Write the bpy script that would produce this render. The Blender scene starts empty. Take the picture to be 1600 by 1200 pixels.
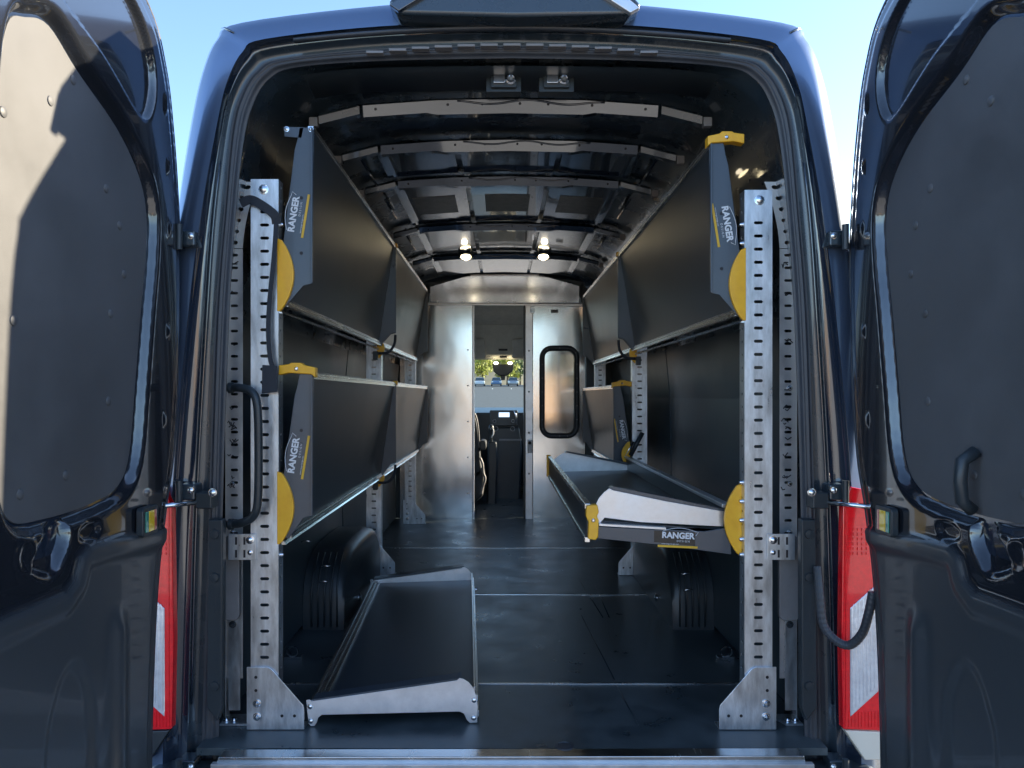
import bpy, bmesh, math, random
import numpy as np
from mathutils import Vector, Matrix

rnd = random.Random(7)
SC = bpy.context.scene
COL = SC.collection
# ------------------------------------------------------------------ camera, world, sun, exposure
F, CX, CY, H = 1164.0, 783.0, 618.0, 0.963      # focal length in photo pixels, vanishing point, eye height over the van floor
cam = bpy.data.objects.new('camera', bpy.data.cameras.new('camera'))
COL.objects.link(cam); SC.camera = cam
cam.location = (0, 0, H); cam.rotation_euler = (math.radians(90), 0, 0)
cam.data.sensor_width = 36; cam.data.lens = 36 * F / 1600
cam.data.shift_x = (800 - CX) / 1600; cam.data.shift_y = (CY - 600) / 1600
cam.data.clip_start = 0.05; cam.data.clip_end = 3000

SUN = Vector((2.5, 1.0, 1.0)).normalized()
elev = math.asin(SUN.z)
W = bpy.data.worlds.new('World'); SC.world = W; W.use_nodes = True
nt = W.node_tree; nt.nodes.clear()
sky = nt.nodes.new('ShaderNodeTexSky'); sky.sky_type = 'NISHITA'; sky.sun_disc = False
sky.sun_elevation = elev; sky.sun_rotation = math.atan2(SUN.x, SUN.y)
sky.air_density = 0.8; sky.dust_density = 0.15; sky.ozone_density = 2.2; sky.altitude = 100
bg = nt.nodes.new('ShaderNodeBackground'); bg.inputs[1].default_value = 0.15
wo = nt.nodes.new('ShaderNodeOutputWorld')
nt.links.new(sky.outputs[0], bg.inputs[0]); nt.links.new(bg.outputs[0], wo.inputs[0])
sd = bpy.data.lights.new('sun', 'SUN'); sd.energy = 5.0; sd.angle = math.radians(0.5); sd.color = (1.0, 0.86, 0.64)
so = bpy.data.objects.new('sun', sd); COL.objects.link(so)
so.rotation_euler = SUN.to_track_quat('Z', 'Y').to_euler(); so.location = (20, 10, 10)
SC.view_settings.view_transform = 'Standard'; SC.view_settings.look = 'None'
SC.view_settings.exposure = 1.75; SC.view_settings.gamma = 1.0
SC.view_settings.use_curve_mapping = False

# ------------------------------------------------------------------ materials
MATS = {}
def mat(name, col, rough=0.5, metal=0.0, coat=0.0, ior=1.5, var=0.0, scale=20.0, bump=0.0, bscale=200.0, rvar=0.0,
        stretch=(1, 1, 1), aniso=0.0, trans=0.0, emit=None, estr=0.0, col2=None, bdist=0.002):
    m = bpy.data.materials.new(name); m.use_nodes = True
    n = m.node_tree; b = n.nodes['Principled BSDF']
    c = (*col, 1)
    b.inputs['Base Color'].default_value = c; b.inputs['Roughness'].default_value = rough
    b.inputs['Metallic'].default_value = metal; b.inputs['IOR'].default_value = ior
    b.inputs['Coat Weight'].default_value = coat; b.inputs['Coat Roughness'].default_value = 0.03
    b.inputs['Anisotropic'].default_value = aniso
    b.inputs['Transmission Weight'].default_value = trans
    if emit: b.inputs['Emission Color'].default_value = (*emit, 1); b.inputs['Emission Strength'].default_value = estr
    tc = n.nodes.new('ShaderNodeTexCoord'); mp = n.nodes.new('ShaderNodeMapping')
    mp.inputs['Scale'].default_value = stretch; n.links.new(tc.outputs['Object'], mp.inputs[0])
    if var or rvar or col2:
        t = n.nodes.new('ShaderNodeTexNoise'); t.inputs['Scale'].default_value = scale; t.inputs['Detail'].default_value = 6
        t.inputs['Roughness'].default_value = 0.65
        n.links.new(mp.outputs[0], t.inputs['Vector'])
        if var or col2:
            r = n.nodes.new('ShaderNodeValToRGB')
            r.color_ramp.elements[0].position = 0.35; r.color_ramp.elements[1].position = 0.68
            r.color_ramp.elements[0].color = tuple(max(0, x * (1 - var)) for x in col) + (1,)
            r.color_ramp.elements[1].color = (tuple(col2) if col2 else tuple(min(1, x * (1 + var)) for x in col)) + (1,)
            n.links.new(t.outputs['Fac'], r.inputs[0]); n.links.new(r.outputs[0], b.inputs['Base Color'])
        if rvar:
            mr = n.nodes.new('ShaderNodeMapRange')
            mr.inputs['From Min'].default_value = 0.3; mr.inputs['From Max'].default_value = 0.7
            mr.inputs['To Min'].default_value = max(0.02, rough - rvar); mr.inputs['To Max'].default_value = rough + rvar
            n.links.new(t.outputs['Fac'], mr.inputs[0]); n.links.new(mr.outputs[0], b.inputs['Roughness'])
    if bump:
        t2 = n.nodes.new('ShaderNodeTexNoise'); t2.inputs['Scale'].default_value = bscale; t2.inputs['Detail'].default_value = 3
        n.links.new(mp.outputs[0], t2.inputs['Vector'])
        bp = n.nodes.new('ShaderNodeBump'); bp.inputs['Strength'].default_value = bump; bp.inputs['Distance'].default_value = bdist
        n.links.new(t2.outputs['Fac'], bp.inputs['Height']); n.links.new(bp.outputs[0], b.inputs['Normal'])
    MATS[name] = m
    return m
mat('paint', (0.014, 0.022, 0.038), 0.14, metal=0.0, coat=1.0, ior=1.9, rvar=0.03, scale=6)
mat('paint_sky_sheen', (0.15, 0.21, 0.32), 0.30, metal=0.7, coat=1.0, ior=1.6)  # blue of the mirrored sky put into the black body paint
mat('paint_door', (0.014, 0.016, 0.021), 0.16, coat=0.8, ior=1.6, rvar=0.04, scale=5)
mat('paint_lower', (0.040, 0.046, 0.052), 0.36, coat=0.25, ior=1.5, rvar=0.06, scale=9)
mat('paint_inner', (0.022, 0.034, 0.045), 0.28, coat=0.6, ior=1.6, var=0.15, scale=5, rvar=0.06)  # bluish lift in the base stands in for lens glare over the blacks
mat('liner', (0.088, 0.089, 0.093), 0.52, ior=1.5, var=0.16, scale=4, rvar=0.10, bump=0.15, bscale=700)
mat('wall_board', (0.042, 0.060, 0.072), 0.42, ior=1.5, var=0.12, scale=3, rvar=0.05, bump=0.04, bscale=400)  # base raised towards blue to carry the glare veil
mat('tray_board', (0.036, 0.047, 0.057), 0.36, ior=1.5, var=0.14, scale=7, rvar=0.02, bump=0.05, bscale=450)
mat('powder', (0.045, 0.060, 0.080), 0.32, coat=0.3, ior=1.6, var=0.1, scale=8, rvar=0.05, bump=0.1, bscale=600)
mat('decal_black', (0.012, 0.013, 0.015), 0.22, ior=1.5)
mat('vinyl', (0.050, 0.070, 0.080), 0.34, ior=1.6, var=0.35, col2=(0.095, 0.112, 0.118), scale=6.0, rvar=0.10, bump=0.12, bscale=420)  # dark vinyl with the teal glare mixed into its base, random wear on top
mat('rubber', (0.045, 0.050, 0.060), 0.42, ior=1.5, var=0.15, scale=12, rvar=0.06)
mat('plastic', (0.026, 0.034, 0.040), 0.35, ior=1.5, var=0.1, scale=10, bump=0.2, bscale=300)
mat('plastic_grey', (0.22, 0.21, 0.21), 0.5, var=0.1, scale=10, bump=0.15, bscale=300)
mat('galv', (0.72, 0.76, 0.80), 0.36, metal=0.92, var=0.25, scale=38, rvar=0.09, bump=0.10, bscale=60, stretch=(1, 1, 0.25))
mat('alu', (0.74, 0.75, 0.75), 0.24, metal=1.0, var=0.10, scale=18, rvar=0.06, stretch=(1, 0.1, 1))
mat('alu_wall', (0.72, 0.73, 0.73), 0.17, metal=0.95, var=0.06, scale=9, rvar=0.02, bump=1.0, bscale=1.6, bdist=0.007, stretch=(1, 1, .6))
mat('alu_plate', (0.76, 0.76, 0.77), 0.38, metal=0.8, var=0.10, scale=14, rvar=0.08)
mat('chrome', (0.75, 0.76, 0.78), 0.14, metal=1.0, rvar=0.04)
mat('yellow', (1.0, 0.48, 0.02), 0.42, coat=0.2, var=0.1, scale=20, rvar=0.08, bump=0.15, bscale=90)
mat('yellow_ink', (0.78, 0.46, 0.03), 0.4)
mat('white_ink', (0.75, 0.76, 0.78), 0.4)
mat('marker', (0.015, 0.015, 0.02), 0.5)
mat('strap', (0.02, 0.025, 0.035), 0.6, bump=0.6, bscale=500)
mat('deadener', (0.13, 0.12, 0.11), 0.40, metal=0.3, var=0.25, scale=30, bump=0.6, bscale=120)
mat('lens_red', (0.90, 0.008, 0.016), 0.10, coat=1.0, var=0.12, scale=60, bump=0.2, bscale=250)
mat('lens_clear', (0.80, 0.82, 0.86), 0.16, metal=0.5, coat=1.0, var=0.12, scale=40, bump=0.35, bscale=110)
mat('trim_sunlit', (0.72, 0.66, 0.55), 0.4)  # pale cream stands in for sunlight on the right lower trim
mat('refl_yellow', (0.85, 0.55, 0.02), 0.15, coat=1)
mat('refl_green', (0.02, 0.25, 0.18), 0.15, coat=1)
mat('refl_red', (0.45, 0.08, 0.05), 0.15, coat=1)
mat('lamp', (0.9, 0.85, 0.7), 0.4, emit=(1.0, 0.83, 0.5), estr=3.5)
mat('screen', (0.05, 0.06, 0.08), 0.1, emit=(0.55, 0.75, 1.0), estr=0.55)
mat('headliner', (0.62, 0.62, 0.57), 0.8, var=0.08, scale=20)
mat('seat_fabric', (0.025, 0.03, 0.035), 0.55, coat=0.2, bump=0.3, bscale=400)
mat('asphalt', (0.075, 0.080, 0.088), 0.85, var=0.25, scale=3, bump=0.6, bscale=90)
mat('dry_ground', (0.42, 0.40, 0.36), 0.95, var=0.25, scale=0.15)
mat('hill', (0.30, 0.24, 0.15), 0.95, var=0.3, scale=0.02)
mat('leaf', (0.10, 0.14, 0.03), 0.6, var=0.4, scale=1.2)
mat('leaf_yellow', (0.36, 0.36, 0.04), 0.6, var=0.3, scale=1.2)
mat('bark', (0.10, 0.07, 0.05), 0.9, var=0.2, scale=10)
mat('stucco', (0.66, 0.42, 0.24), 0.9, var=0.08, scale=0.6)  # orange pushed for the warm band this unseen wall gives the metal
mat('roofing', (0.20, 0.12, 0.08), 0.8)
mat('curb', (0.42, 0.40, 0.37), 0.85, var=0.1, scale=3)
mat('road_paint', (0.75, 0.74, 0.70), 0.7, var=0.1, scale=8)
mat('car_white', (0.70, 0.71, 0.72), 0.25, coat=1)
mat('car_blue', (0.10, 0.18, 0.32), 0.25, coat=1)
mat('car_silver', (0.40, 0.42, 0.45), 0.25, metal=0.5, coat=1)
mat('car_red', (0.50, 0.05, 0.03), 0.25, coat=1)
mat('tyre', (0.02, 0.02, 0.02), 0.8)
mat('glass_dark', (0.02, 0.03, 0.035), 0.05, coat=1)
mat('steel_paint', (0.35, 0.37, 0.38), 0.5)
_n = MATS['paint_door'].node_tree; _b = _n.nodes['Principled BSDF']
for _s in ('Roughness', 'Base Color', 'Coat Weight'):
    for _l in list(_b.inputs[_s].links): _n.links.remove(_l)
_a = _n.nodes.new('ShaderNodeAttribute'); _a.attribute_name = 'lower_panel'
for _s, _lo, _hi in (('Roughness', .15, .36), ('Coat Weight', .8, .25)):
    _m = _n.nodes.new('ShaderNodeMapRange'); _m.inputs['To Min'].default_value = _lo; _m.inputs['To Max'].default_value = _hi
    _n.links.new(_a.outputs['Fac'], _m.inputs[0]); _n.links.new(_m.outputs[0], _b.inputs[_s])
_c = _n.nodes.new('ShaderNodeValToRGB'); _c.color_ramp.elements[0].color = (.014, .016, .021, 1); _c.color_ramp.elements[1].color = (.040, .046, .052, 1)
_n.links.new(_a.outputs['Fac'], _c.inputs[0]); _n.links.new(_c.outputs[0], _b.inputs['Base Color'])
def glass(name, tint, alpha):
    m = bpy.data.materials.new(name); m.use_nodes = True; n = m.node_tree; n.nodes.clear()
    o = n.nodes.new('ShaderNodeOutputMaterial'); mx = n.nodes.new('ShaderNodeMixShader')
    t = n.nodes.new('ShaderNodeBsdfTransparent'); t.inputs[0].default_value = (*tint, 1)
    g = n.nodes.new('ShaderNodeBsdfGlossy'); g.inputs['Roughness'].default_value = 0.03
    mx.inputs[0].default_value = alpha
    n.links.new(t.outputs[0], mx.inputs[1]); n.links.new(g.outputs[0], mx.inputs[2]); n.links.new(mx.outputs[0], o.inputs[0])
    MATS[name] = m
glass('windscreen', (0.80, 0.90, 0.88), 0.10)
glass('plexi', (0.75, 0.74, 0.70), 0.60)
for n_ in MATS['plexi'].node_tree.nodes:
    if n_.type == 'BSDF_GLOSSY': n_.inputs['Roughness'].default_value = 0.10

# ------------------------------------------------------------------ mesh helpers
class MB:
    def __init__(s): s.v = []; s.f = []
    def add(s, vs, fs):
        o = len(s.v); s.v += [tuple(map(float, p)) for p in vs]; s.f += [tuple(i + o for i in f) for f in fs]
        return s
    def box(s, x0, x1, y0, y1, z0, z1):
        x0, x1 = sorted((x0, x1)); y0, y1 = sorted((y0, y1)); z0, z1 = sorted((z0, z1))
        return s.add([(x0,y0,z0),(x1,y0,z0),(x1,y1,z0),(x0,y1,z0),(x0,y0,z1),(x1,y0,z1),(x1,y1,z1),(x0,y1,z1)],
                     [(0,3,2,1),(4,5,6,7),(0,1,5,4),(1,2,6,5),(2,3,7,6),(3,0,4,7)])
    def prism(s, pts, vec):
        """pts: closed 3D polygon, vec: extrusion"""
        n = len(pts); v = Vector(vec)
        a = [Vector(p) for p in pts]; b = [p + v for p in a]
        return s.add(a + b, [tuple(range(n)), tuple(range(2*n-1, n-1, -1))] + [(i, i+n, (i+1) % n + n, (i+1) % n) for i in range(n)])
    def xz(s, poly, y0, y1): return s.prism([(p[0], y0, p[1]) for p in poly], (0, y1 - y0, 0))
    def yz(s, poly, x0, x1): return s.prism([(x0, p[0], p[1]) for p in poly], (x1 - x0, 0, 0))
    def xy(s, poly, z0, z1): return s.prism([(p[0], p[1], z0) for p in poly], (0, 0, z1 - z0))
    def tube(s, path, r, n=10, caps=True, sq=1.0):
        P = [Vector(p) for p in path]; m = len(P); rs = r if isinstance(r, (list, tuple)) else [r] * m
        vs = []; ref = None
        for i, p in enumerate(P):
            t = (P[min(i+1, m-1)] - P[max(i-1, 0)]).normalized()
            if ref is None: ref = Vector((0, 0, 1)) if abs(t.z) < 0.9 else Vector((0, 1, 0))
            a = t.cross(ref).normalized(); b = t.cross(a).normalized(); ref = -b
            for k in range(n):
                an = 2 * math.pi * k / n
                vs.append(p + (a * math.cos(an) + b * math.sin(an) * sq) * rs[i])
        fs = [(i*n+k, i*n+(k+1) % n, (i+1)*n+(k+1) % n, (i+1)*n+k) for i in range(m-1) for k in range(n)]
        if caps: fs += [tuple(range(n-1, -1, -1)), tuple((m-1)*n+k for k in range(n))]
        return s.add(vs, fs)
    def lathe(s, c, axis, prof, n=16):
        """prof: list of (radius, height along axis)"""
        ax = Vector(axis).normalized(); ref = Vector((0, 0, 1)) if abs(ax.z) < 0.9 else Vector((1, 0, 0))
        a = ax.cross(ref).normalized(); b = ax.cross(a); c = Vector(c); vs = []
        for (r, h) in prof:
            for k in range(n):
                an = 2 * math.pi * k / n
                vs.append(c + ax * h + (a * math.cos(an) + b * math.sin(an)) * r)
        m = len(prof)
        fs = [(i*n+k, i*n+(k+1) % n, (i+1)*n+(k+1) % n, (i+1)*n+k) for i in range(m-1) for k in range(n)]
        fs += [tuple(range(n)), tuple((m-1)*n+k for k in reversed(range(n)))]
        return s.add(vs, fs)
    def mesh(s, name, material, smooth=False, angle=None):
        me = bpy.data.meshes.new(name); me.from_pydata(s.v, [], s.f); me.materials.append(MATS[material])
        bm = bmesh.new(); bm.from_mesh(me)
        bmesh.ops.recalc_face_normals(bm, faces=bm.faces)
        if angle is not None:
            for f in bm.faces: f.smooth = True
            for e in bm.edges:
                if len(e.link_faces) != 2 or e.calc_face_angle(0) > math.radians(angle): e.smooth = False
        elif smooth:
            for f in bm.faces: f.smooth = True
        bm.to_mesh(me); bm.free()
        return me
    def build(s, name, material, parent=None, smooth=False, angle=None, bevel=0.0, seg=2, label=None):
        o = bpy.data.objects.new(name, s.mesh(name, material, smooth, angle)); COL.objects.link(o)
        if parent is not None:
            o.parent = parent; o.location = -world_loc(parent)
        if bevel:
            m = o.modifiers.new('bevel', 'BEVEL'); m.width = bevel; m.segments = seg; m.limit_method = 'ANGLE'; m.angle_limit = math.radians(35)
            for p in o.data.polygons: p.use_smooth = True
            m.harden_normals = True
        if label: o['label'] = label
        return o
def world_loc(o):
    v = Vector((0, 0, 0))
    while o is not None: v = v + o.location; o = o.parent
    return v
def thing(name, label, cat, loc=(0, 0, 0), group=None, kind=None):
    o = bpy.data.objects.new(name, None); COL.objects.link(o); o.empty_display_size = 0.05
    o.location = loc; o['label'] = label; o['category'] = cat
    if group: o['group'] = group
    return o
def tag(o, label, cat, group=None):
    o['label'] = label; o['category'] = cat
    if group: o['group'] = group
    return o
def struct(o, label=None):
    o['kind'] = 'structure'
    if label: o['label'] = label
    return o
def U(px, py, Y): return ((px - CX) * Y / F, Y, H - (py - CY) * Y / F)      # where a measured point of the photo stands at depth Y
def XZ(pts, Y): return [((px - CX) * Y / F, H - (py - CY) * Y / F) for px, py in pts]
def spline(pts, k=6, closed=False):
    P = [np.array(p, float) for p in pts]; n = len(P); out = []
    rng = range(n) if closed else range(n - 1)
    for i in rng:
        if closed: a, b, c, d = P[(i-1) % n], P[i], P[(i+1) % n], P[(i+2) % n]
        else: a, b, c, d = P[max(i-1, 0)], P[i], P[i+1], P[min(i+2, n-1)]
        for j in range(k):
            t = j / k
            out.append(tuple(0.5 * (2*b + (c-a)*t + (2*a-5*b+4*c-d)*t*t + (3*b-a-3*c+d)*t**3)))
    if not closed: out.append(tuple(P[-1]))
    return out
def rrect(x0, x1, z0, z1, r, k=5):
    out = []
    for cx_, cz_, a0 in ((x1-r, z1-r, 0), (x0+r, z1-r, 90), (x0+r, z0+r, 180), (x1-r, z0+r, 270)):
        for j in range(k + 1):
            a = math.radians(a0 + 90 * j / k); out.append((cx_ + r*math.cos(a), cz_ + r*math.sin(a)))
    return out
def bolt(c, axis, r=0.008, h=0.006, parent=None, name='bolt', material='chrome'):
    m = MB().lathe(c, axis, [(r*1.35, 0), (r*1.35, h*0.25), (r*0.98, h*0.3), (r*0.95, h*0.8), (r*0.6, h*1.15), (r*0.05, h*1.2)], 10)
    return m.build(name, material, parent, angle=40)
def text_obj(txt, size, material, M, parent, name='lettering', bold=0.0, shear=0.0, ext=0.0006):
    cu = bpy.data.curves.new(name, 'FONT'); cu.body = txt; cu.size = size; cu.extrude = ext; cu.offset = bold; cu.shear = shear
    cu.resolution_u = 3
    t = bpy.data.objects.new(name, cu); COL.objects.link(t)
    dg = bpy.context.evaluated_depsgraph_get()
    me = bpy.data.meshes.new_from_object(t.evaluated_get(dg)); bpy.data.objects.remove(t)
    me.materials.clear(); me.materials.append(MATS[material])
    me.transform(M)
    o = bpy.data.objects.new(name, me); COL.objects.link(o)
    if parent is not None: o.parent = parent; o.location = -world_loc(parent)
    return o
def frameM(org, ux, uy):
    ux = Vector(ux).normalized(); uy = Vector(uy).normalized(); uz = ux.cross(uy)
    m = Matrix.Identity(4)
    for i in range(3): m[i][0] = ux[i]; m[i][1] = uy[i]; m[i][2] = uz[i]; m[i][3] = org[i]
    return m

# ------------------------------------------------------------------ SETTING: ground, road, hills, lot
def terrain_z(x, y):
    z = -0.70
    if y > 14: z += 3.36 * min(1.0, (y - 14) / 116.0) ** 1.1
    return z
g = MB()
ys = [-1500, -400, -120, -60, -30, -14, 0, 14] + [14 + 116*i/12 for i in range(1, 13)] + [150, 200, 300, 600, 1500]
xs = [-1500, -400, -120, -50, -20, 0, 20, 50, 120, 400, 1500]
g.add([(x, y, terrain_z(x, y) - 0.004) for y in ys for x in xs],
      [(j*len(xs)+i, j*len(xs)+i+1, (j+1)*len(xs)+i+1, (j+1)*len(xs)+i) for j in range(len(ys)-1) for i in range(len(xs)-1)])
struct(g.build('ground', 'dry_ground', smooth=True), 'dry tan ground reaching out to the horizon')
g = MB(); ys = [-2.2, 4, 14] + [14 + 116*i/12 for i in range(1, 13)] + [136]; xs = [-60, -20, 0, 20, 60]
g.add([(x, y, terrain_z(x, y)) for y in ys for x in xs],
      [(j*len(xs)+i, j*len(xs)+i+1, (j+1)*len(xs)+i+1, (j+1)*len(xs)+i) for j in range(len(ys)-1) for i in range(len(xs)-1)])
struct(g.build('parking_lot', 'asphalt', smooth=True), 'grey asphalt lot under and around the van')
kb = MB(); kb.box(-60, 60, 131, 131.6, terrain_z(0, 131), terrain_z(0, 131) + 0.16)
struct(kb.build('kerb', 'curb', bevel=0.02), 'pale kerb across the far end of the lot')
for k in range(9):
    m = MB(); x = -9.4 + 2.7*k
    y0, y1 = 104.0, 109.0
    m.add([(x, y0, terrain_z(0, y0)+.012), (x+.12, y0, terrain_z(0, y0)+.012), (x+.12, y1, terrain_z(0, y1)+.012), (x, y1, terrain_z(0, y1)+.012)], [(0,1,2,3)])
    o = struct(m.build('bay_marking', 'road_paint')); o['label'] = 'white bay line painted on the lot'
hb = MB(); vs = []
for j in range(5):
    for i in range(41):
        a = math.radians(200 + 140*i/40); r = 500 + 90*j
        hh = (0, 18, 34, 26, 0)[j] * (0.7 + 0.5*math.sin(i*0.55) + 0.2*math.sin(i*1.7+j)) - 1
        vs.append((r*math.cos(a), r*math.sin(a), hh))
hb.add(vs, [(j*41+i, j*41+i+1, (j+1)*41+i+1, (j+1)*41+i) for j in range(4) for i in range(40)])
struct(hb.build('hills', 'hill', smooth=True), 'dry hills far behind the photographer')
hb = MB(); vs = []
for j in range(5):
    for i in range(31):
        a = math.radians(55 + 70*i/30); r = 600 + 120*j
        hh = (0, 30, 62, 40, 0)[j] * (0.75 + 0.3*math.sin(i*0.45+1) + 0.12*math.sin(i*1.3+j)) - 1
        vs.append((r*math.cos(a), r*math.sin(a), hh))
hb.add(vs, [(j*31+i, j*31+i+1, (j+1)*31+i+1, (j+1)*31+i) for j in range(4) for i in range(30)])
struct(hb.build('hills', 'hill', smooth=True), 'blue green hills seen far off through the windscreen')

# ------------------------------------------------------------------ THE VAN
VX = 0.03
van = thing('cargo_van', 'black high roof cargo van with both rear doors swung open', 'van', (VX, 2.05, -0.70))
S0 = 2.05 / F
def half(pts, Y=2.05): return [(o * Y / F, H - (y - CY) * Y / F) for o, y in pts]       # half outline: metres from the van's centre line, height
def full(pts, k=5):
    sp = spline(pts, k)
    return [(VX - a, z) for a, z in sp] + [(VX + a, z) for a, z in reversed(sp)][1:]
L0 = half([(572,1400),(570,1250),(566,1100),(562,770),(544,500),(524,330),(500,180),(482,105),(462,62),(425,36),(200,8),(0,-4)], 2.13)
L1 = half([(548,1400),(546,1250),(542,1100),(530,770),(506,500),(484,330),(458,185),(443,125),(420,82),(385,62),(200,42),(0,36)])
L2 = half([(512,1400),(510,1250),(506,1100),(497,770),(482,500),(470,330),(452,192),(436,135),(412,97),(375,76),(200,57),(0,51)], 2.08)
L3 = half([(484,1400),(484,1250),(482,1100),(472,770),(463,500),(449,330),(438,205),(424,150),(400,112),(360,92),(200,76),(0,71)], 2.095)
L4 = half([(456,1400),(456,1250),(456,1100),(450,770),(441,500),(430,330),(417,215),(402,160),(378,124),(335,106),(200,96),(0,92)], 2.108)
LI = [(.86,-.40),(.86,-.15),(.86,.10),(.865,.45),(.86,.95),(.835,1.30),(.80,1.54),(.745,1.75),(.65,1.858),(.48,1.908),(.24,1.925),(0,1.93)]
def loft(rings, k=5):
    m = MB(); n = None; vs = []
    for pts, y in rings:
        r = full(pts, k); n = len(r); vs += [(x, y, z) for x, z in r]
    fs = [(j*n+i, j*n+i+1, (j+1)*n+i+1, (j+1)*n+i) for j in range(len(rings)-1) for i in range(n-1)]
    return m.add(vs, fs)
def shrink(L, d): return [(a - d if a > 0.01 else a, z - (d if a < 0.55*1 else d*0.6)) for a, z in L]
# outer skin and the rolled corner
def mixl(A, B, t): return [(a[0]*(1-t)+b[0]*t, a[1]*(1-t)+b[1]*t) for a, b in zip(A, B)]
rings = [(L0, 6.30), (L0, 4.0), (L0, 2.40), (L0, 2.16), (mixl(L0, L1, .08), 2.115), (mixl(L0, L1, .30), 2.075), (mixl(L0, L1, .6), 2.052), (L1, 2.045)]
loft(rings).build('body_skin', 'paint_sky_sheen', van, smooth=True)
rings = [(L1, 2.045), (mixl(L1, L2, .18), 2.052), (mixl(L1, L2, .35), 2.078), (mixl(L1, L2, .8), 2.082), (L2, 2.080)]
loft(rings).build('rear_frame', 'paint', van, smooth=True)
loft([(L2, 2.080), (mixl(L2, L3, .12), 2.083), (mixl(L2, L3, .3), 2.098), (mixl(L2, L3, .6), 2.10), (L3, 2.10)]).build('door_jamb', 'paint_inner', van, smooth=True)
# ribbed rubber seal around the opening
sr = []
for k in range(13):
    t = k / 12; bump = 0.011 * math.sin(math.pi * t) + 0.0022 * math.cos(t * math.pi * 6)
    sr.append((mixl(L3, L4, t), 2.094 - bump + 0.012 * t))
loft(sr, 7).build('door_seal', 'rubber', van, smooth=True)
loft([(L4, 2.106), (mixl(L4, LI, .25), 2.125), (mixl(L4, LI, .9), 2.15), (LI, 2.17), (LI, 3.2), (LI, 4.5), (LI, 5.90)], 5).build('inner_skin', 'paint_inner', van, smooth=True)
# side linings
for s in (-1, 1):
    for y0, y1 in ((2.30, 3.85), (3.87, 5.78)):
        poly = [(VX+s*.845, .02), (VX+s*.853, .45), (VX+s*.845, .95), (VX+s*.822, 1.20), (VX+s*.829, 1.20), (VX+s*.852, .95), (VX+s*.860, .45), (VX+s*.852, .02)]
        MB().xz(poly, y0, y1).build('side_lining', 'wall_board', van)
# black trim panel over the lintel with two cameras
m = MB(); vs = []
arc = [(-.68, 1.85), (-.62, 1.878), (-.45, 1.899), (-.2, 1.906), (0, 1.908), (.2, 1.906), (.45, 1.899), (.62, 1.878), (.68, 1.85)]
arc = spline(arc, 3)
for x, z in arc: vs += [(VX+x, 2.135, z), (VX+x, 2.30, z-.002), (VX+x, 2.30, z+.012)]
n = len(arc)
m.add(vs, [(i*3+a, i*3+a+1, i*3+a+4, i*3+a+3) for i in range(n-1) for a in (0, 1)])
m.build('lintel_trim', 'wall_board', van, smooth=True)
for cxp in (787, 870):
    x, y, z = U(cxp, 125, 2.20)
    cm = MB().xz(rrect(x-.038, x+.038, z-.021, z+.024, .004, 3), y, y+.025)
    cm.box(x-.052, x+.052, y+.012, y+.05, z-.03, z+.045)
    c = cm.build('camera_housing', 'plastic', van, bevel=.0015)
    MB().xz(rrect(x-.030, x+.004, z-.012, z+.014, .004, 3), y-.010, y+.002).build('camera_body', 'chrome', c, bevel=.0015)
    MB().lathe((x+.021, y+.002, z), (0, -1, 0), [(.0155, 0), (.0155, .009), (.011, .012), (.009, .004), (.001, .003)], 18).build('camera_lens', 'chrome', c, angle=30)
# slotted drain edge over the door opening
m = MB()
for i in range(13):
    o = -.38 + .76 * i / 12
    z = H - (66 + 20*(abs(o)/.5)**2 - CY) * S0
    m = MB().box(VX+o-.024, VX+o+.024, 2.062, 2.083, z-.0035, z+.0035)
    m.build('lintel_clip', 'plastic_grey', van, bevel=.001)
# strip above the opening (door top seal)
m = MB(); path = []
for i in range(25):
    o = -.60 + 1.20*i/24; path.append((VX+o, 2.052, H - (44 + 19*(abs(o)/.6)**2 - CY)*S0))
m.tube(path, .0105, 8, sq=.6); m.build('upper_seal', 'rubber', van, smooth=True)
# high mounted brake light with its spoiler
sp = XZ([(608,12),(622,32),(800,36),(975,33),(1000,18),(965,-22),(800,-34),(650,-22)], 2.02)
b = MB().xz(sp, 1.985, 2.26).build('brake_light_housing', 'paint_inner', van, bevel=.012, seg=3)
for pts in ([(609,11),(624,21),(668,-6),(655,-20)], [(999,16),(984,24),(940,-4),(955,-20)]):
    MB().xz(XZ(pts, 1.985), 1.972, 1.99).build('side_cover', 'alu_plate' if pts[0][0] > 800 else 'paint', b, bevel=.003)
MB().xz(XZ([(700,-26),(900,-26),(900,-8),(700,-8)], 1.985), 1.974, 1.99).build('red_lens', 'lens_red', b, bevel=.003)
# roof joints
R_ = [full(a, 5) for a in (L0, mixl(L0, L1, .08), mixl(L0, L1, .30), mixl(L0, L1, .6))]; RY = (2.16, 2.115, 2.075, 2.052)
for s in (-1, 1):
    k = 43; k = k if s < 0 else len(R_[0]) - 1 - k
    MB().tube([(R_[0][k][0], 2.6, R_[0][k][1])] + [(q[k][0], y, q[k][1]) for q, y in zip(R_, RY)], .0035, 6).build('roof_joint', 'paint', van, smooth=True)
# pressed creases beside the opening
for s in (-1, 1):
    path = [(VX+s*(a-.010), 2.079, z) for a, z in spline(L2, 4)[8:-22]]
    MB().tube(path, .0028, 6).build('frame_crease', 'paint', van, smooth=True)
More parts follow.
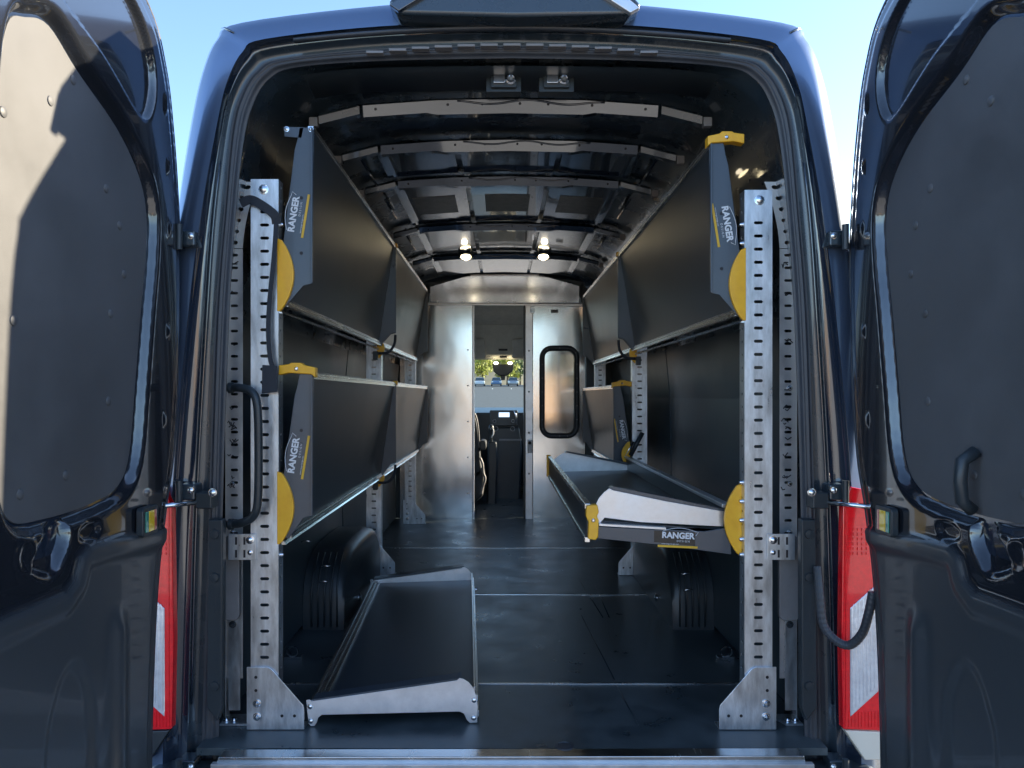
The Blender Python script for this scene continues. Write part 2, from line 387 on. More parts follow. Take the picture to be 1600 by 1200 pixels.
# floor
fl = MB().box(VX-.862, VX+.862, 2.035, 5.84, -.02, 0.0)
fl.build('cargo_floor', 'vinyl', van)
for Y in (4.69, 3.59, 2.485):
    MB().box(VX-.80, VX+.80, Y-.006, Y+.006, .0005, .0035).build('floor_strip', 'alu', van, bevel=.001)
m = MB().xz(XZ([(345,1179),(1253,1177),(1255,1187),(341,1189)], 2.0), 1.985, 2.03)
sill = m.build('door_sill', 'alu', van, bevel=.002)
MB().box(VX-.80, VX+.80, 1.972, 1.990, -.028, -.014).build('sill_lip', 'alu_plate', sill, bevel=.002)
MB().box(VX-.82, VX+.82, 1.86, 2.03, -.16, -.05).build('rear_bumper', 'plastic', van, bevel=.02)
for s in (-1, 1): MB().box(VX+s*.80, VX+s*1.0, 1.90, 2.1, -.40, -.05).build('bumper_corner', 'plastic', van, bevel=.03)
# scuffs and the drain hole in the floor
for a, b_ in (((905, 905), (942, 965)), ((909, 962), (960, 1062)), ((957, 1060), (997, 1133)), ((930, 915), (952, 965))):
    ya, yb = H*F/(a[1]-CY), H*F/(b_[1]-CY)
    p, q = U(*a, ya), U(*b_, yb)
    MB().tube([(p[0], p[1], .0012), (q[0], q[1], .0012)], .0022, 5, sq=.6).build('floor_seam', 'plastic', van, smooth=True)
yy = H*F/(1166-CY); x = (882-CX)*yy/F
MB().lathe((x, yy, .0005), (0, 0, 1), [(.026, 0), (.026, .003), (.018, .004), (.016, .0015), (.001, .001)], 20).build('floor_plug', 'rubber', van, angle=30)
# roof: pressed skin between the ribs, ribs with end brackets
def roofz(x):
    t = abs(x)
    return float(np.interp(t, [0, .24, .48, .64, .73, .79], [1.93, 1.925, 1.908, 1.868, 1.78, 1.56]))
ribY = [(2.38, .47, .040), (2.76, .475, .036), (3.22, .475, .034), (4.10, .48, .032), (4.98, .48, .03)]
for Y, hw, hgt in ribY:
    m = MB(); N = 28; vs = []
    for i in range(N + 1):
        x = -hw + 2*hw*i/N; z = roofz(x) - .016
        stp = .008 if abs(x) < .25 else 0.0
        sec = [(Y+.03, z+.004), (Y+.004, z+.004), (Y-.012, z-.004-hgt*.1), (Y+.002, z-hgt-stp), (Y+.032, z-hgt-stp), (Y+.045, z-.004)]
        vs += [(VX+x, a, b_) for a, b_ in sec]
    k = 6
    m.add(vs, [(i*k+a, i*k+(a+1) % k, (i+1)*k+(a+1) % k, (i+1)*k+a) for i in range(N) for a in range(k)] + [tuple(range(k)), tuple(N*k+a for a in range(k))])
    rib = m.build('roof_rib', 'paint', van, angle=40)
    for s in (-1, 1):
        e = MB(); vs = []
        for i in range(6):
            x = hw + .012 + .13*i/5; z = roofz(x) - .016
            sec = [(Y+.004, z+.006), (Y-.006, z-.006), (Y, z-hgt*.72), (Y+.03, z-hgt*.72), (Y+.035, z+.004)]
            vs += [(VX+s*x, a, b_) for a, b_ in sec]
        e.add(vs, [(i*5+a, i*5+(a+1) % 5, (i+1)*5+(a+1) % 5, (i+1)*5+a) for i in range(5) for a in range(5)] + [tuple(range(5)), tuple(25+a for a in range(5))])
        e.build('rib_end', 'paint_inner', rib, angle=40)
        x = hw + .16; z = roofz(x) - .03
        MB().box(VX+s*x-.014, VX+s*x+.014, Y-.004, Y+.02, z-.018, z+.012).build('roof_clip', 'chrome' if False else 'plastic_grey', rib, bevel=.003)
    for xx in (-.43, -.2, -.09, .03, .12, .26, .43):
        z = roofz(xx) - .036
        MB().lathe((VX+xx, Y-.006, z), (0, -1, -.3), [(.0045, 0), (.0045, .002), (.001, .002)], 8).build('rivet_hole', 'marker', rib)
    # wavy harness bead pressed along the rib
    path = [(VX + a, Y - .010, roofz(a) - .032 + .006*math.sin(a*26)) for a in np.linspace(-.17, .30, 26)]
    MB().tube(path, .0032, 6).build('rib_bead', 'paint', rib, smooth=True)
def bay(Y0, Y1, split, patches):
    edges = [-.52] + split + [.52]
    for i in range(len(edges)-1):
        a, b_ = edges[i] + .012, edges[i+1] - .012
        m = MB(); N = 8; vs = []
        for j in range(N+1):
            x = a + (b_-a)*j/N; z = roofz(x) - .014
            vs += [(VX+x, Y0, z), (VX+x, Y1, z), (VX+x, Y0, z+.006), (VX+x, Y1, z+.006)]
        m.add(vs, [(j*4, j*4+1, (j+1)*4+1, (j+1)*4) for j in range(N)] + [(j*4+2, (j+1)*4+2, (j+1)*4+3, j*4+3) for j in range(N)]
              + [(0, 2, 3, 1), (N*4, N*4+1, N*4+3, N*4+2)] + [(j*4, (j+1)*4, (j+1)*4+2, j*4+2) for j in range(N)] + [(j*4+1, j*4+3, (j+1)*4+3, (j+1)*4+1) for j in range(N)])
        p = m.build('roof_panel', 'paint', van)
        if patches:
            w = (b_-a)
            q = MB(); vs = []
            for j in range(7):
                x = a + w*.18 + w*.64*j/6; z = roofz(x) - .0165
                vs += [(VX+x, Y0+(Y1-Y0)*.30, z), (VX+x, Y0+(Y1-Y0)*.72, z), (VX+x, Y0+(Y1-Y0)*.30, z+.002), (VX+x, Y0+(Y1-Y0)*.72, z+.002)]
            q.add(vs, [(j*4, j*4+1, (j+1)*4+1, (j+1)*4) for j in range(6)] + [(j*4, (j+1)*4, (j+1)*4+2, j*4+2) for j in range(6)] + [(0, 2, 3, 1), (24, 25, 27, 26)])
            q.build('sound_patch', 'deadener', p)
bay(2.84, 3.17, [-.20, .20], False)
bay(3.30, 4.05, [-.18, .18], True)
bay(4.18, 4.90, [-.18, .18], False)
bay(5.06, 5.75, [-.18, .18], False)
for s in (-1, 1):
    for Y in (3.0, 3.6, 4.4):
        MB().tube([(VX+s*.565, Y-.16, roofz(.565)-.02), (VX+s*.565, Y+.2, roofz(.565)-.02)], .006, 6).build('roof_bead', 'paint', van, smooth=True)
# ceiling lamps
for px in (728, 849):
    x, y, z = U(px, 394, 4.93)
    z = 1.884
    b = MB().lathe((x, y, z), (0, -.35, -1), [(.050, -.03), (.050, .004), (.043, .008), (.040, .004)], 24).build('ceiling_lamp', 'chrome', van, angle=40)
    MB().lathe((x, y-.002, z-.005), (0, -.35, -1), [(.034, 0), (.031, .005), (.001, .007)], 24).build('lamp_lens', 'lamp', b, smooth=True)
    ld = bpy.data.lights.new('lamp_light', 'POINT'); ld.energy = 0.045; ld.color = (1, .85, .60); ld.shadow_soft_size = .02
    lo = bpy.data.objects.new('lamp_light', ld); COL.objects.link(lo); lo.parent = b; lo.location = Vector((x, y-.03, z-.04)) - world_loc(b)
# wheel boxes
for s in (-1, 1):
    xi = VX + s*.675; xo = VX + s*.845
    m = MB(); vs = []; N = 14
    prof = []
    for i in range(N+1):
        a = math.pi * i / N; prof.append((3.52 - .46*math.copysign(abs(math.cos(a))**.55, math.cos(a)), .31*math.sin(a)**.55))
    for inx, dz in ((xo, 0), (xi + s*.05, 0), (xi + s*.014, -.012), (xi, -.045)):
        vs += [(inx, y, max(0.0, z+dz) if 0 < i < N else 0.0) for i, (y, z) in enumerate(prof)]
    n = N+1
    m.add(vs, [(j*n+i, j*n+i+1, (j+1)*n+i+1, (j+1)*n+i) for j in range(3) for i in range(N)] + [tuple(3*n+i for i in range(n))])
    wb = m.build('wheel_box', 'plastic', van, angle=50)
    for k in range(5):
        MB().tube([(xi + s*(.028+.026*k), 3.055, .015), (xi + s*(.028+.026*k), 3.052, .16), (xi + s*(.028+.026*k), 3.09, .235), (xi + s*(.028+.026*k), 3.17, .295)], .0035, 6).build('rib', 'plastic', wb, smooth=True)
    MB().lathe((xi - s*.004, 3.35, .055), (-s, 0, 0), [(.018, 0), (.018, .006), (.010, .010), (.001, .010)], 14).build('cap', 'chrome', wb, angle=30)
    for pxx, pyy in ((520, 884), (517, 908), (490, 845), (1060, 896), (1063, 921), (1100, 858)):
        if (pxx < 800) == (s < 0):
            x_, y_, z_ = U(pxx + 12*s, pyy, 3.02)
            MB().tube([(x_-.02, y_, z_-.004), (x_, y_, z_), (x_+.02, y_, z_-.002)], .003, 6).build('cable_tie', 'chrome', van, smooth=True)
    # lashing ring
    Y = 2.72; lx, lz = VX+s*.79, .03
    r = MB(); r.box(lx-.03, lx+.03, Y-.012, Y+.02, 0.001, .012)
    ring = [(lx + .02*math.cos(a), Y-.006, .03+.018*math.sin(a)) for a in np.linspace(0, 2*math.pi, 13)]
    r.tube(ring, .004, 6, caps=False); r.build('lashing_ring', 'chrome', van, angle=40)
# slotted wall channels beside the opening, with marker writing
def perforated(a0, a1, b0, b1, pitch, sw, sh, thick, T, skip=lambda b: False):
    """sheet in (a, b), slots along a; T maps (a, b, c) to 3D, c = depth"""
    m = MB(); n = max(1, int(round((b1-b0)/pitch))); p = (b1-b0)/n; ca = (a0+a1)/2; vs = []; fs = []
    def ring(cb):
        sl = []
        for sx, a_s in ((1, range(-90, 91, 36)), (-1, range(90, 271, 36))):
            for d in a_s: sl.append((ca + sx*(sw/2-sh/2) + sh/2*math.cos(math.radians(d)), cb + sh/2*math.sin(math.radians(d))))
        b_lo, b_hi = cb - p/2, cb + p/2
        q = (sw/2 + .3*(a1-a0-sw)/2)
        out = [(ca+sw*.3, b_lo), (a1, b_lo), (a1, cb-p*.16), (a1, cb+p*.16), (a1, b_hi), (ca+sw*.3, b_hi),
               (ca-sw*.3, b_hi), (a0, b_hi), (a0, cb+p*.16), (a0, cb-p*.16), (a0, b_lo), (ca-sw*.3, b_lo)]
        return sl, out
    for i in range(n):
        cb = b0 + p*(i+.5); sl, out = ring(cb); k = len(sl)
        o = len(vs)
        if skip(cb):
            vs += [T(a, b_, c) for c in (0, thick) for a, b_ in ((a0, cb-p/2), (a1, cb-p/2), (a1, cb+p/2), (a0, cb+p/2))]
            fs += [(o, o+1, o+2, o+3), (o+7, o+6, o+5, o+4), (o, o+3, o+7, o+4), (o+1, o+5, o+6, o+2)]
            continue
        for c in (0, thick): vs += [T(a, b_, c) for a, b_ in sl] + [T(a, b_, c) for a, b_ in out]
        for j in range(k):
            j2 = (j+1) % k
            fs += [(o+j, o+j2, o+k+j2, o+k+j), (o+2*k+j2, o+2*k+j, o+3*k+j, o+3*k+j2), (o+j2, o+j, o+2*k+j, o+2*k+j2)]
            if j in (1, 2, 3, 7, 8, 9): fs.append((o+k+j, o+k+j2, o+3*k+j2, o+3*k+j))
    return m.add(vs, fs)
for s in (-1, 1):
    th = thing('wall_rail', ('left' if s < 0 else 'right') + ' slotted silver wall rail beside the door seal, marked with black pen', 'rail', (VX+s*.835, 2.24, 0))
    yr = 2.22
    xa = VX - .850 if s < 0 else VX + .800; xb = xa + .05
    o_ = perforated(xa, xb, .12, 1.40, .0376, .022, .008, .002, lambda a, b_, c: (a, yr+c, b_)).build('rail_lower', 'alu_plate', th)
    def bend(a, b_, c):
        t = b_-1.40; return (a - s*(t*t*.9+t*.05), yr+c, b_)
    perforated(xa, xb, 1.402, 1.60, .033, .018, .012, .002, bend).build('rail_upper', 'alu_plate', th)
    MB().box(xa if s < 0 else xb, (xa if s < 0 else xb) + s*.002, yr, yr+.03, 0.0, 1.4).build('flange', 'alu_plate', th)
    # pen marks
    random.seed(3+s)
    for z in (.69, .72, .52, .495, .78, .83, .86, .88, .92, .98, 1.12, 1.26, 1.35):
        for k in range(rnd.randint(1, 3)):
            w = .006 + .016*rnd.random(); zz = z + .01*rnd.random()
            p0 = (xa + .004 + rnd.random()*.016, yr-.001, zz)
            pth = [p0, (p0[0]+w*.4, yr-.001, zz+rnd.uniform(-.012, .012)), (min(p0[0]+w, xb-.002), yr-.001, zz+rnd.uniform(-.008, .008))]
            MB().tube(pth, .0016, 4).build('pen_mark', 'marker', th)
    for z in (.985, 1.62-.13, .70, .555):
        bolt(((xa+xb)/2 + s*.005, yr, z), (0, -1, 0), .006, .007, th)
    # lower angle piece and foot
    MB().box(xa+.012, xb-.004, yr-.012, yr-.008, .03, .30).build('angle_strip', 'galv', th)
    f_ = MB().xy([(xa, yr-.05), (xb+(.05 if s < 0 else -.0), yr-.05), (xb+(.03 if s < 0 else 0), yr+.02), (xa-(.03 if s > 0 else 0), yr+.02)], .001, .006)
    f_.build('foot_plate', 'galv', th)
    for dx in (.012, .035): bolt((xa+dx, yr-.03, .006), (0, 0, 1), .007, .008, th)
    # grey bump pad
    pb = MB().xz(rrect(xa-.012*(s > 0)-.0, xb+.0, .30, .55, .018, 4), yr-.03, yr-.012)
    pb.build('bump_pad', 'plastic_grey', th, bevel=.004)
    bolt(((xa+xb)/2, yr-.012, .285), (0, -1, 0), .008, .012, th, material='plastic')
# body side pillar covers, hinges, tail lights
for s in (-1, 1):
    sx = lambda px: (px - CX)
    xt0, xt1 = (VX + s*.905, VX + s*.985)
    root = thing('tail_light', ('left' if s < 0 else 'right') + ' red and clear tail light on the van corner, ' + ('partly hidden by the left door' if s < 0 else 'glowing in the sun behind a black cable loop'), 'tail light', (VX+s*.94, 2.03, .3))
    root.parent = van; del root['category']; root['label'] = root['label']; root.location = Vector((VX+s*.94, 2.03, .3)) - world_loc(van)
    LO = .026 if s < 0 else 0.0
    def tl(pts, material, name, d0, d1):
        poly = [(VX+s*(a+LO), z) for a, z in pts]
        MB().xz(poly, 2.055-d1, 2.055-d0).build(name, material, root, bevel=.004)
    tl([(.900,.66),(.920,.715),(1.0,.70),(1.02,.05),(.900,.055),(.895,.3)], 'lens_red', 'red_lens', 0, .030)
    tl([(.885,.42),(.905,.47),(.99,.52),(.995,.10),(.885,.02)] if False else [(.918,.385),(.990,.45),(.995,.16),(.918,.09)], 'lens_clear', 'clear_lens', .028, .034)
    for k in range(7):
        a = .922 + .010*k + LO
        MB().xz([(VX+s*a, .10+.075*(a-LO-.918)/.07), (VX+s*(a+.006), .10+.075*(a-LO-.912)/.07), (VX+s*(a+.006), .39+.06*(a-LO-.912)/.07), (VX+s*a, .385+.06*(a-LO-.918)/.07)], 2.0195, 2.0235).build('lens_flute', 'lens_clear', root, bevel=.0015)
    for k in range(12):
        z = .02 - .004 + .0*k
        a = .905 + .009*k + LO
        MB().xz([(VX+s*a, .062), (VX+s*(a+.004), .062), (VX+s*(a+.004), .105), (VX+s*a, .105)], 2.023, 2.027).build('lens_flute', 'lens_red', root)
    cells = MB()
    for k in range(7):
        for q in range(6):
            a = .914 + .012*k + LO; z = .595 - .013*q; cells.box(VX+s*a, VX+s*(a+.008), 2.0215, 2.026, z, z+.008)
    cells.build('reflector_cells', 'lens_red', root)
    MB().box(VX+s*(.906+LO), VX+s*(.910+LO), 2.022, 2.026, .08, .66).build('lens_seam', 'lens_red', root, bevel=.001)
    for k in range(0):
        z = .62 - .022*k
        MB().xz([(VX+s*.915, z), (VX+s*.99, z), (VX+s*.99, z+.008), (VX+s*.915, z+.008)], 2.023, 2.027).build('lens_flute', 'lens_red', root)
    tl([(.905,.052),(1.02,.047),(1.02,-.03),(.96,-.03)], 'trim_sunlit' if s > 0 else 'plastic', 'lower_trim', 0, .028)  # same trim both sides, sunlight painted onto the right one
    # pillar strip with round bosses
    ps = MB().xz([(VX+s*.800,.62),(VX+s*.842,.62),(VX+s*.846,.10),(VX+s*.815,.06),(VX+s*.802,.10)], 2.060, 2.09)
    ps = ps.build('pillar_strip', 'plastic', van, bevel=.005)
    for z in (.58, .46, .16): MB().lathe((VX+s*.822, 2.061, z), (0, -1, 0), [(.014, 0), (.012, .006), (.001, .007)], 14).build('boss', 'plastic', ps, angle=40)
    # hinges
    for z in (1.39, .70, -.05):
        hx = VX + s*.885
        hg = MB().box(hx-.024, hx+.024, 2.02, 2.075, z-.022, z+.022).build('door_hinge', 'paint_inner', van, bevel=.006)
        MB().tube([(hx+s*.012, 2.005, z-.034), (hx+s*.012, 2.005, z+.034)], .009, 10).build('hinge_pin', 'plastic', hg, angle=40)
        bolt((hx-s*.014, 2.02, z+.006), (0, -1, 0), .007, .006, hg)
    ch = MB().box(VX+s*.815, VX+s*.86, 2.02, 2.07, .655, .70).build('check_block', 'plastic', van, bevel=.005)
    MB().tube([(VX+s*.85, 2.035, .672), (VX+s*.93, 1.93, .674)], .0065, 8).build('check_rod', 'chrome', ch, smooth=True)
    bolt((VX+s*.812, 2.02, .70), (0, -1, 0), .009, .008, ch)
# grab handle
m = MB(); hx = U(360, 600, 2.12)[0]
pth = spline([U(357, 606, 2.16), U(375, 606, 2.11), U(393, 612, 2.09), U(402, 634, 2.085), U(404, 700, 2.085), U(403, 780, 2.085), U(396, 806, 2.09), U(378, 817, 2.11), U(357, 819, 2.16)], 5)
gh = m.tube(pth, .0118, 12).build('grab_handle', 'plastic', van, smooth=True)
for yy in (606, 819): MB().lathe(U(362, yy, 2.14), (1, 0, 0), [(.016, -.008), (.016, .004), (.011, .008), (.010, .012)], 14).build('collar', 'plastic', gh, angle=40)
# ribbed cable loop at the right hinge
pth = spline([U(1277, 885, 2.05), U(1281, 930, 2.03), U(1286, 975, 2.02), U(1305, 1000, 2.0), U(1327, 1008, 1.98), U(1347, 990, 1.95), U(1357, 960, 1.93), U(1364, 925, 1.92)], 10)
rs = [.0112 + .0007*(i % 2) for i in range(len(pth))]
MB().tube(pth, rs, 12).build('cable_sleeve', 'rubber', van, smooth=False)

# ------------------------------------------------------------------ rear doors
def sdf(P, poly):
    """signed distance of points P (n,2) to polygon, negative inside; also nearest point"""
    A = np.array(poly); B = np.roll(A, -1, 0); best = np.full(len(P), 1e9); near = P.copy(); ins = np.zeros(len(P), bool)
    for a, b_ in zip(A, B):
        d = b_ - a; L = (d*d).sum()
        if L < 1e-12: continue
        t = np.clip(((P-a) @ d)/L, 0, 1); q = a + t[:, None]*d; dist = np.hypot(*(P-q).T)
        k = dist < best; best[k] = dist[k]; near[k] = q[k]
        c = ((a[1] > P[:, 1]) != (b_[1] > P[:, 1]))
        with np.errstate(divide='ignore', invalid='ignore'):
            xint = (b_[0]-a[0])*(P[:, 1]-a[1])/(b_[1]-a[1]+1e-15)+a[0]
        ins ^= c & (P[:, 0] < xint)
    return np.where(ins, -best, best), near
def sst(x, a, b_):
    t = np.clip((x-a)/(b_-a), 0, 1); return t*t*(3-2*t)
OUT = spline([(1.88,-.35),(1.885,.10),(1.915,.45),(1.965,.66),(2.01,.80),(2.045,1.05),(2.055,1.30),(2.04,1.50),(2.01,1.68),(1.965,1.83),(1.87,1.945),(1.60,2.03),(1.25,2.06)], 6) + [(1.15, 2.065), (1.15, -.35)]
PAN = spline([(1.395,1.672),(1.467,1.692),(1.568,1.645),(1.727,1.583),(1.832,1.505),(1.872,1.42),(1.866,1.30),(1.845,1.179),(1.815,.991),(1.785,.82),(1.73,.752),(1.618,.728),(1.45,.722),(1.345,.74),(1.315,.85),(1.315,1.2),(1.32,1.5),(1.345,1.635)], 5, True)
EMB = spline([(1.483,1.76),(1.64,1.715),(1.79,1.648),(1.845,1.655),(1.876,1.74),(1.85,1.83),(1.76,1.90),(1.55,1.96),(1.36,1.975),(1.33,1.90),(1.36,1.82)], 5, True)
BELT = [(1.0,.577),(1.30,.577),(1.401,.575),(1.480,.572),(1.512,.59),(1.53,.63),(1.56,.648),(1.65,.645),(1.80,.632),(2.2,.60),(2.2,-.6),(1.0,-.6)]
CUP = spline([(1.386,.639),(1.401,.672),(1.451,.706),(1.50,.705),(1.494,.653),(1.449,.611)], 5, True)
ARCH = spline([(1.42,-.5),(1.42,.2),(1.45,.36),(1.51,.42),(1.57,.36),(1.59,.2),(1.59,-.5)], 4, True)
def door_mesh(s, X0):
    st = .0062
    ny = int((2.075-1.13)/st); nz = int((2.08+.36)/st)
    Yg, Zg = np.meshgrid(np.linspace(1.13, 2.075, ny), np.linspace(-.36, 2.08, nz))
    P = np.stack([Yg.ravel(), Zg.ravel()], 1)
    d, near = sdf(P, OUT)
    w = np.zeros(len(P))
    w -= .022*(1-sst(-d, 0, .022)) + .006*(1-sst(-d, .045, .055))
    dp, _ = sdf(P, PAN); w -= .026*(1-sst(dp, .001, .030))
    de, _ = sdf(P, EMB); w -= .016*(1-sst(de, -.008, .008))
    db, _ = sdf(P, BELT); lo = 1-sst(db, -.012, .010); w += .012*lo - .010*(1-sst(db, -.06, -.03))
    w += .016*np.exp(-((P[:, 0]-1.685)/.030)**2)*sst(.50-P[:, 1], 0, .08)
    da, _ = sdf(P, ARCH); w -= .008*(1-sst(da, -.02, .015))
    dc_, _ = sdf(P, CUP); w -= (.012 + .32*np.clip(P[:, 1]-.61, 0, .1))*(1-sst(dc_, -.010, .004))
    e = np.hypot((P[:, 0]-1.365)/.026, (P[:, 1]-.668)/.030); w += .003*np.exp(-((e-1)/.2)**2)
    e = np.hypot((P[:, 0]-1.58)/.045, (P[:, 1]-.675)/.022); w -= .010*(1-sst(e, .7, 1.0))
    for cy_, cz_, ry, rz in ((1.945,1.56,.006,.020),(1.955,1.40,.006,.02),(1.945,1.13,.006,.016),(1.925,.90,.006,.018),(1.93,1.72,.008,.03)):
        e = np.hypot((P[:, 0]-cy_)/ry, (P[:, 1]-cz_)/rz); w += .006*(1-sst(e, .6, 1.3))
    keepv = d < 0
    q = (np.arange(nz-1)[:, None]*ny + np.arange(ny-1)[None, :]).ravel()
    F4 = np.stack([q, q+1, q+1+ny, q+ny], 1)
    cen = P[F4].mean(1); dc, _ = sdf(cen, OUT); F4 = F4[dc < 0]
    out = ~keepv; P2 = P.copy(); P2[out] = near[out]
    used = np.unique(F4); idx = np.full(len(P), -1); idx[used] = np.arange(len(used))
    V = np.stack([X0 - s*w, P2[:, 0], P2[:, 1]], 1)[used]
    V = np.stack([X0 - s*w, P2[:, 0], P2[:, 1]], 1)[used]
    return V, idx[F4], lo[used]
for s, X0 in ((-1, -.870), (1, .947)):
    side = 'left' if s < 0 else 'right'
    dr = bpy.data.objects.new('rear_door', None); COL.objects.link(dr); dr.parent = van
    dr.location = Vector((X0, 2.0, -.3)) - world_loc(van)
    dr['label'] = side + ' rear door swung wide open, seen from inside'
    V, F4, low = door_mesh(s, X0)
    me = bpy.data.meshes.new('inner_shell'); me.from_pydata(V.tolist(), [], F4.tolist())
    me.materials.append(MATS['paint_door']); me.polygons.foreach_set('use_smooth', [True]*len(F4))
    at = me.attributes.new('lower_panel', 'FLOAT', 'POINT'); at.data.foreach_set('value', low.astype(np.float32))
    me.update()
    o = bpy.data.objects.new('inner_shell', me); COL.objects.link(o); o.parent = dr; o.location = -world_loc(dr)
    grow = [(1.12, -.37)] + [(y + .012 + .012*(z > .72), z + (.02 if z > 1.6 else 0)) for y, z in OUT[:-1]] + [(1.12, 2.085)]
    MB().yz([(y, z) for y, z in grow], X0 + s*.024, X0 + s*.046).build('outer_skin', 'paint', dr, bevel=.008, seg=3)
    edge = [(X0 + s*.021, y+.006, z) for y, z in OUT[:-1]]
    MB().tube(edge, .0065, 8).build('door_edge_seal', 'rubber', dr, smooth=True)
    shr, _ = sdf(np.array([[0., 0.]]), PAN)
    lin = MB().yz(PAN, X0 + s*.0255, X0 + s*.021).build('liner_panel', 'liner', dr, bevel=.0015)
    for py, pz in ((1.472,1.545),(1.322+.01,1.47),(1.68,1.43),(1.70,1.15),(1.74,1.36),(1.69,.95),(1.525,.80),(1.38,.78),(1.36,1.1),(1.76,1.25),(1.55,1.62)):
        MB().lathe((X0+s*.021, py, pz), (-s, 0, 0), [(.0105, 0), (.0095, .0022), (.006, .0038), (.001, .0042)], 14).build('rivet', 'liner', dr, angle=40)
    # door reflector lamp
    y0, y1, z0, z1 = 1.765, 1.845, .625, .695
    rl = MB().yz(rrect(y0, y1, z0, z1, .010, 4), X0-s*.004, X0-s*.022).build('reflector_lamp', 'plastic', dr, bevel=.003)
    cols = ('refl_green', 'refl_yellow', 'refl_red')
    for i, c in enumerate(cols):
        a = y0 + .010 + (.0, .017, .045)[i]; b_ = a + (.014, .026, .010)[i]
        MB().yz([(a, z0+.010), (b_, z0+.010), (b_, z1-.010), (a, z1-.010)], X0-s*.022, X0-s*.0245).build(('green_lens', 'amber_lens', 'red_lens')[i], c, dr, bevel=.001)
    if s > 0:
        MB().tube([(X0+s*.006, 1.505, .73), (X0-s*.016, 1.505, .75), (X0-s*.020, 1.505, .79), (X0-s*.016, 1.505, .83), (X0+s*.012, 1.505, .85)], .013, 12).build('pull_handle', 'plastic', dr, smooth=True)

# ------------------------------------------------------------------ wall partition
YP = 5.84
pt = thing('partition_wall', 'silver aluminium partition wall with an open doorway to the cab', 'partition', (0, YP, 0))
def PX(pts): return XZ(pts, YP)
hd = PX([(672,473),(672,448),(730,431),(846,430),(905,447),(905,473)])
MB().xz(hd, YP, YP+.02).build('header_panel', 'alu_wall', pt, bevel=.002)
MB().xz(PX([(735,431.5),(842,430.5),(842,428.5),(735,429.5)]), YP-.012, YP+.02).build('header_lip', 'alu_plate', pt)
MB().xz(PX([(625,812),(625,480),(652,476),(738,476),(738,812)]), YP-.012, YP+.01).build('fixed_panel', 'alu_wall', pt, bevel=.002)
MB().xz(PX([(738.3,812),(738.3,478),(741.5,478),(741.5,812)]), YP-.03, YP+.03).build('door_post', 'alu_plate', pt, bevel=.002)
MB().xz(PX([(818,812),(818,478),(820.5,478),(820.5,812)]), YP-.03, YP+.04).build('door_track', 'plastic', pt)
MB().xz(PX([(821,812),(821,478),(832,478),(832,812)]), YP-.026, YP+.0).build('door_stile', 'alu_plate', pt, bevel=.002)
for yy in (548, 612, 676, 740): bolt(U(826.5, yy, YP-.026), (0, -1, 0), .006, .004, pt, 'screw', 'plastic_grey')
MB().xz(PX([(832.5,478),(912,478),(912,812),(832.5,812)])[::-1], YP+.012, YP+.016)
# sliding door with window opening
win = rrect(U(847,0,YP)[0], U(901,0,YP)[0], U(0,681,YP)[2], U(0,544,YP)[2], .075, 6)
outer = PX([(833,478),(833,812),(914,812),(914,478)])
def plate_hole(outer, hole, y0, y1):
    """flat plate with a hole; outer ring resampled round the hole"""
    c = np.mean(np.array(hole), 0); x0 = min(p[0] for p in outer); x1 = max(p[0] for p in outer); z0 = min(p[1] for p in outer); z1 = max(p[1] for p in outer)
    out = []
    hx0 = min(p[0] for p in hole); hx1 = max(p[0] for p in hole); hz0 = min(p[1] for p in hole); hz1 = max(p[1] for p in hole)
    q = len(hole)//4
    for i, (x, z) in enumerate(hole):
        quad = i // q; j = i % q; t = j/(q-1)
        if quad == 0: p = (x1, hz1-.05 + (z1-hz1+.05)*min(1, t*2)) if t <= .5 else (x1 - (x1-hx1+.05)*(t-.5)*2, z1)
        elif quad == 1: p = (hx0+.05 + (x0-hx0-.05)*min(1, t*2), z1) if t <= .5 else (x0, z1 - (z1-hz1+.05)*(t-.5)*2)
        elif quad == 2: p = (x0, hz0+.05 + (z0-hz0-.05)*min(1, t*2)) if t <= .5 else (x0 + (hx0+.05-x0)*(t-.5)*2, z0)
        else: p = (hx1-.05 + (x1-hx1+.05)*min(1, t*2), z0) if t <= .5 else (x1, z0 + (hz0+.05-z0)*(t-.5)*2)
        out.append(p)
    n = len(hole); m = MB()
    vs = [(p[0], y, p[1]) for y in (y0, y1) for p in list(hole) + out]
    fs = []
    for i in range(n):
        j = (i+1) % n
        fs += [(i, j, n+j, n+i), (2*n+j, 2*n+i, 3*n+i, 3*n+j), (j, i, 2*n+i, 2*n+j), (n+i, n+j, 3*n+j, 3*n+i)]
    return m.add(vs, fs)
sdoor = plate_hole(outer, win, YP-.004, YP+.02).build('sliding_door', 'alu_wall', pt)
g0 = [(x_, YP-.016, z_) for x_, z_ in win]
MB().tube(g0 + [g0[0]], .021, 8, caps=False).build('window_gasket', 'rubber', sdoor, smooth=True)
MB().xz(win, YP+.006, YP+.010).build('window_pane', 'plexi', sdoor)
for i in range(0, len(win), 1):
    pass
per = [Vector((x_, 0, z_)) for x_, z_ in win]
tot = 0
for (a, b_) in zip(per, per[1:] + per[:1]):
    L = (b_-a).length; k = max(0, int(L/.13))
    for j in range(k+1 if L > .2 else (1 if L > .06 else 0)):
        p = a + (b_-a)*((j+.5)/(k+1)); bolt((p.x, YP-.036, p.z), (0, -1, 0), .004, .002, sdoor, 'screw', 'plastic_grey')
for i in (2, 9, 15, 21):
    bolt((win[i][0], YP-.036, win[i][1]), (0, -1, 0), .004, .002, sdoor, 'screw', 'plastic_grey')
lt = MB().xz(PX([(824,707),(831.5,707),(831.5,687),(824,687)]), YP-.05, YP-.026).build('door_latch', 'white_ink', pt, bevel=.004)
